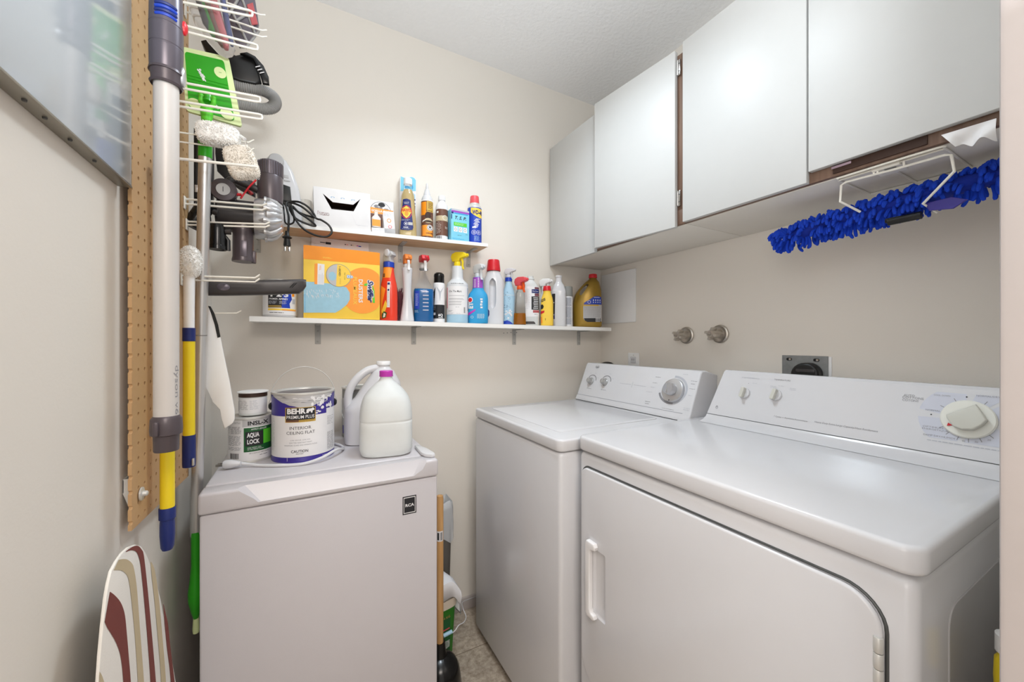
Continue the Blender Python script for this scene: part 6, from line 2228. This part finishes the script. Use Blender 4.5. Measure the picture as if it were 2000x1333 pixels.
# black brush head with ribbed hose
t = thing('vacuum_brush', 'black vacuum brush head with a ribbed grey hose bent in a loop below it', 'vacuum tool', tuple(onY(485, 150, 1.17)))
Yb = 1.165
m = M()
pts = [(395, 88), (412, 84), (440, 106), (462, 116), (478, 113), (488, 112), (498, 125), (508, 150), (512, 168), (500, 172), (470, 166), (448, 158), (420, 140)]
pp_ = [onY(px, py, Yb) for px, py in pts]
m.extrude([(p.x, p.z) for p in pp_], Yb - .018, Yb + .018, lambda c: Vector((c.x, c.z, c.y)), 'black', .005, 3)
m.build('brush_body', t)
m = M()
pts = [(470, 112), (484, 110), (500, 118), (516, 136), (526, 158), (527, 172), (514, 170), (508, 150), (496, 124)]
pp_ = [onY(px, py, Yb - .012) for px, py in pts]
m.extrude([(p.x, p.z) for p in pp_], Yb - .030, Yb - .0185, lambda c: Vector((c.x, c.z, c.y)), 'black_gloss', .003, 2)
for k in range(3):
    a, b = onY(499 + k * 4, 131 + k * 6, Yb - .032), onY(508 + k * 4, 129 + k * 6, Yb - .032)
    m.tube([a, b], .0010, 'label_white', n=6)
m.build('side_vent', t)
m = M()
ctr = [onY(px, py, Yb) for px, py in ((448, 162), (470, 168), (500, 174), (520, 180), (534, 190), (538, 202), (530, 211), (512, 213), (490, 209), (465, 206), (440, 204))]
sp_ = spline(ctr, 14)
rr_ = [.0128 + (.0016 if i % 2 else -.0006) for i in range(len(sp_))]
m.tube(sp_, rr_, 'hose_grey', n=24)
m.build('hose', t)

# dark tools behind the fleece
t = thing('vacuum_tool', 'flat dark dusting tool slanting behind the greyish fleece pad', 'vacuum tool', tuple(onY(450, 330, 1.15)))
m = M()
pts = [(420, 262), (430, 276), (440, 288), (474, 340), (499, 358), (499, 386), (470, 372), (440, 350), (424, 334), (420, 300)]
pp_ = [onY(px, py, 1.258) for px, py in pts]
m.extrude([(p.x, p.z) for p in pp_], 1.256, 1.266, lambda c: Vector((c.x, c.z, c.y)), 'char', .003, 2)
m.build('tool_body', t)
m = M()
m.tube([onY(480, 362, 1.252), onY(492, 380, 1.252)], .0045, 'red', n=10)
m.build('red_bristle_strip', t)
t = thing('wall_dock', 'tall dark vacuum wall dock at the far edge of the pegboard', 'vacuum dock', tuple(onY(392, 340, 1.185)))
m = M()
a, b = onY(380, 390, 1.19), onY(416, 258, 1.19)
m.box(a.x, b.x, 1.178, 1.21, a.z - .02, b.z, 'char', .004)
m.build('dock_body', t)
m = M(); m.box(a.x + .002, a.x + .012, 1.172, 1.1778, a.z + .0, b.z - .03, 'black', .002); m.box(a.x + .004, a.x + .012, 1.169, 1.1718, a.z + .012, a.z + .030, 'silver', .001); m.build('latch', t)

# handheld vacuum motor with silver cyclone
YV = 1.20
t = thing('stick_vacuum', 'handheld stick vacuum motor with a silver ribbed cyclone, hanging above the lower shelf', 'vacuum', tuple(onY(500, 420, YV)))
cy0, cy1 = onY(499, 428, YV), onY(553, 430, YV)
m = M()
rs = []
N = 96
for s, r_, lob in ((0, .044, 0), (.0, .0500, .0), (.10, .0515, .0), (.36, .0525, .0), (.40, .0500, .02), (.46, .0515, .06), (.60, .0490, .085), (.78, .0435, .10), (.90, .0375, .09), (.97, .031, .05), (1.0, .024, .0), (1.02, .012, 0)):
    p = cy0.lerp(cy1, s)
    rs.append([p + Vector((0, r_ * (1 + lob * (abs(math.cos(5 * a)) * 2 - 1)) * math.cos(a), r_ * (1 + lob * (abs(math.cos(5 * a)) * 2 - 1)) * math.sin(a))) for a in [2 * PI * j / N for j in range(N)]])
m.rings(rs, 'silver')
for j in range(10):
    a = 2 * PI * (j + .5) / 10
    d = Vector((0, math.cos(a), math.sin(a)))
    e = Vector((0, -math.sin(a), math.cos(a)))
    c0, c1 = cy0.lerp(cy1, .40), cy0.lerp(cy1, .95)
    m.tube([cy0.lerp(cy1, .06) + d * .0470, cy0.lerp(cy1, .33) + d * .0490, c0 + d * .0500, cy0.lerp(cy1, .55) + d * .0505 + e * .004, cy0.lerp(cy1, .75) + d * .0455 + e * .002, c1 + d * .034], [.0030, .0058, .0085, .0075, .0065, .004], 'silver', n=10)
    q = cy0.lerp(cy1, .385) + d * .0505
    m.tube([q - Vector((.0022, 0, 0)), q + Vector((.0022, 0, 0))], .0098, 'silver', n=14)
m.build('cyclone', t)
m = M()
b0 = onY(424, 424, YV)
m.lathe([(.0001, b0.x), (.034, b0.x), (.0400, b0.x + .006), (.0425, cy0.x - .004), (.0425, cy0.x - .0005), (.0001, cy0.x - .0005)], 'char', n=48, axis='x', c=(0, cy0.y, cy0.z))
m.build('dust_bin', t)
mc = onY(528, 392, YV)
mz = lambda py: onY(528, py, YV).z
m = M()
m.lathe([(.0001, mz(398)), (.0280, mz(396)), (.0295, mz(385)), (.0295, mz(348)), (.0285, mz(346)), (.0001, mz(346))], 'purple_grey', n=48, c=(mc.x, YV, 0))
m.build('motor_housing', t)
m = M()
m.lathe([(.0001, mz(345.8)), (.0290, mz(345.8)), (.0285, mz(321)), (.025, mz(318)), (.0001, mz(317.5))], 'steel_grey', n=48, c=(mc.x, YV, 0))
for j in range(30):
    a = 2 * PI * j / 30
    m.T = Matrix.Translation((mc.x, YV, 0)) @ Matrix.Rotation(a, 4, 'Z')
    m.box(.0270, .0302, -.0011, .0011, mz(345), mz(320), 'purple_grey', .0006)
m.T = None
m.build('vented_cap', t)
dc = onY(436, 370, 1.160)
dn_ = (Vector((0, 0, EYE)) - dc).normalized()
dn_ = (dn_ + Vector((-.15, 0, .25))).normalized()
knob(t, dc, dn_, [(.0001, -.030), (.024, -.030), (.0268, -.024), (.0275, -.004), (.0260, .0), (.0150, .0012), (.0148, .0006), (.0001, .0006)], 'purple_grey', 'battery', up=(1, 0, 0))
knob(t, dc, dn_, [(.0001, .0008), (.0142, .0008), (.0142, .0022), (.0001, .0026)], 'label_grey', 'battery_button', up=(1, 0, 0), extra=lambda k: k.box(-.0006, .0006, -.006, .006, .0026, .0030, 'ink'))
m = M()
m.tube(spline([dc - dn_ * .024, onY(452, 352, 1.185), onY(478, 360, 1.195), mc + Vector((-.02, 0, .02))], 5), [.010] * 16, 'char', n=14)
m.tube(spline([dc - dn_ * .024 + Vector((.012, 0, -.015)), onY(468, 400, 1.19), onY(486, 402, 1.195), cy0 + Vector((-.01, 0, .03))], 5), .008, 'char', n=12)
m.build('handle', t)
m = M(); m.tube(spline([onY(470, 388, 1.172), onY(486, 366, 1.175), onY(500, 352, 1.18)], 4), .0022, 'red', n=8); m.tube([onY(461, 380, 1.168), onY(472, 381, 1.168)], .0036, 'red', n=10); m.build('trigger', t)
n0, n1 = onY(475, 432, YV - .012), onY(475, 512, YV - .012)
m = M()
m.lathe([(.016, n1.z), (.0240, n1.z), (.0243, n1.z + .004), (.0225, n1.z + .012), (.0222, n0.z), (.0001, n0.z + .004)], 'purple_grey', n=40, c=(n1.x, YV - .012, 0))
m.box(n1.x + .017, n1.x + .028, YV - .020, YV - .006, n1.z - .002, n1.z + .030, 'purple_grey', .003)
m.box(n1.x - .004, n1.x + .010, YV - .0352, YV - .0338, n1.z + .010, n1.z + .050, 'steel_grey', .0005)
m.build('inlet', t)

for (a, b, y, r_, lb) in (((425, 448), (425, 488), 1.140, .0165, 'short dark round vacuum nozzle beside the mop pole, under the vacuum battery'), ((402, 402), (374, 444), 1.160, .0185, 'dark angled vacuum nozzle left of the mop pole at the far edge of the pegboard')):
    t = thing('vacuum_nozzle', lb, 'vacuum tool', tuple(onY(a[0], a[1], y)))
    p, q = onY(*a, y), onY(*b, y)
    d = (q - p).normalized()
    m = M()
    m.tube([p - d * .01, p, p.lerp(q, .80), p.lerp(q, .82), q, q - d * .006], [r_ * .85, r_, r_, r_ * 1.08, r_ * 1.1, r_ * .6], 'black_gloss', n=32)
    m.build('tube', t)
    m = M()
    e = d.cross(Vector((0, -1, 0))).normalized()
    if e.x < 0:
        e = -e
    m.tube([p.lerp(q, .30) + e * r_ * .9, p.lerp(q, .5) + e * (r_ + .004), q + e * (r_ + .004)], [.003, .0045, .005], 'black', n=10)
    m.tube([p.lerp(q, .1) + e * r_ * .5, p.lerp(q, .05) + e * (r_ + .009)], [.006, .0075], 'char', n=14)
    m.build('latch', t)

# crevice tool
t = thing('crevice_tool', 'long flat dark crevice nozzle lying across the white hook, pointing at the yellow box', 'vacuum tool', tuple(onY(500, 562, 1.12)))
m = M()
rs = []
tp = [(401, 549, 578), (440, 548, 578), (500, 548, 577), (560, 547, 575), (585, 546, 574), (592, 546, 569), (598, 547, 560)]
for i, (px, a, b) in enumerate(tp):
    p, q = onY(px, a, 1.152), onY(px, b, 1.152)
    ry = .0145 if i < 5 else .010
    c = (p + q) / 2
    h = (p.z - q.z) / 2
    rs.append([c + Vector((0, ry * math.copysign(abs(math.cos(g)) ** .5, math.cos(g)), h * math.copysign(abs(math.sin(g)) ** .5, math.sin(g)))) for g in [2 * PI * j / 28 for j in range(28)]])
m.rings(rs, 'char')
m.build('nozzle_body', t)
m = M()
p = onY(436, 561, 1.1370)
m.lathe([(.0001, .0), (.013, 0), (.011, .0010), (.0001, .0006)], 'steel_grey', n=28, axis='-y', c=p, sy=.7)
m.build('thumb_dent', t)
m = M()
for k in range(2):
    m.tube([onY(566 + 4 * k, 562, 1.1370), onY(575 + 4 * k, 553, 1.1370)], .0010, 'black', n=6)
m.build('grip_marks', t)

# white paddle
t = thing('plastic_paddle', 'long white plastic paddle with a black edge strip, hanging by the mop pole', 'paddle', tuple(onY(425, 600, 1.15)))
YP = 1.150


def pdl(a, b):
    return onY(360 + a / 3.033, 520 + b / 3.03, YP)


m = M()
pts = [(128, 232), (150, 238), (172, 275), (195, 345), (213, 415), (240, 550), (268, 680), (298, 850), (299, 905), (288, 930), (245, 958), (238, 955), (222, 905), (215, 870), (212, 850), (170, 805), (140, 740), (122, 705), (116, 600), (118, 400), (122, 260)]
pp_ = [pdl(*q) for q in pts]
m.extrude([(p.x, p.z) for p in pp_], YP - .003, YP + .003, lambda c: Vector((c.x, c.z, c.y)), 'white', .0015, 2)
m.build('blade', t)
m = M()
pts = [(143, 236), (158, 240), (180, 280), (203, 350), (216, 420), (198, 425), (182, 350), (160, 280)]
pp_ = [pdl(*q) for q in pts]
m.extrude([(p.x, p.z) for p in pp_], YP - .0042, YP - .0031, lambda c: Vector((c.x, c.z, c.y)), 'black', .0004, 1)
m.build('edge_strip', t)
m = M()
pts = [(122, 712), (140, 748), (172, 812), (213, 858), (218, 900), (236, 972), (242, 965), (225, 895), (222, 850), (175, 800), (146, 738), (126, 700)]
pp_ = [pdl(*q) for q in pts]
m.extrude([(p.x, p.z) for p in pp_], YP + .0031, YP + .016, lambda c: Vector((c.x, c.z, c.y)), 'plaster', .001, 1)
m.build('back_rib', t)
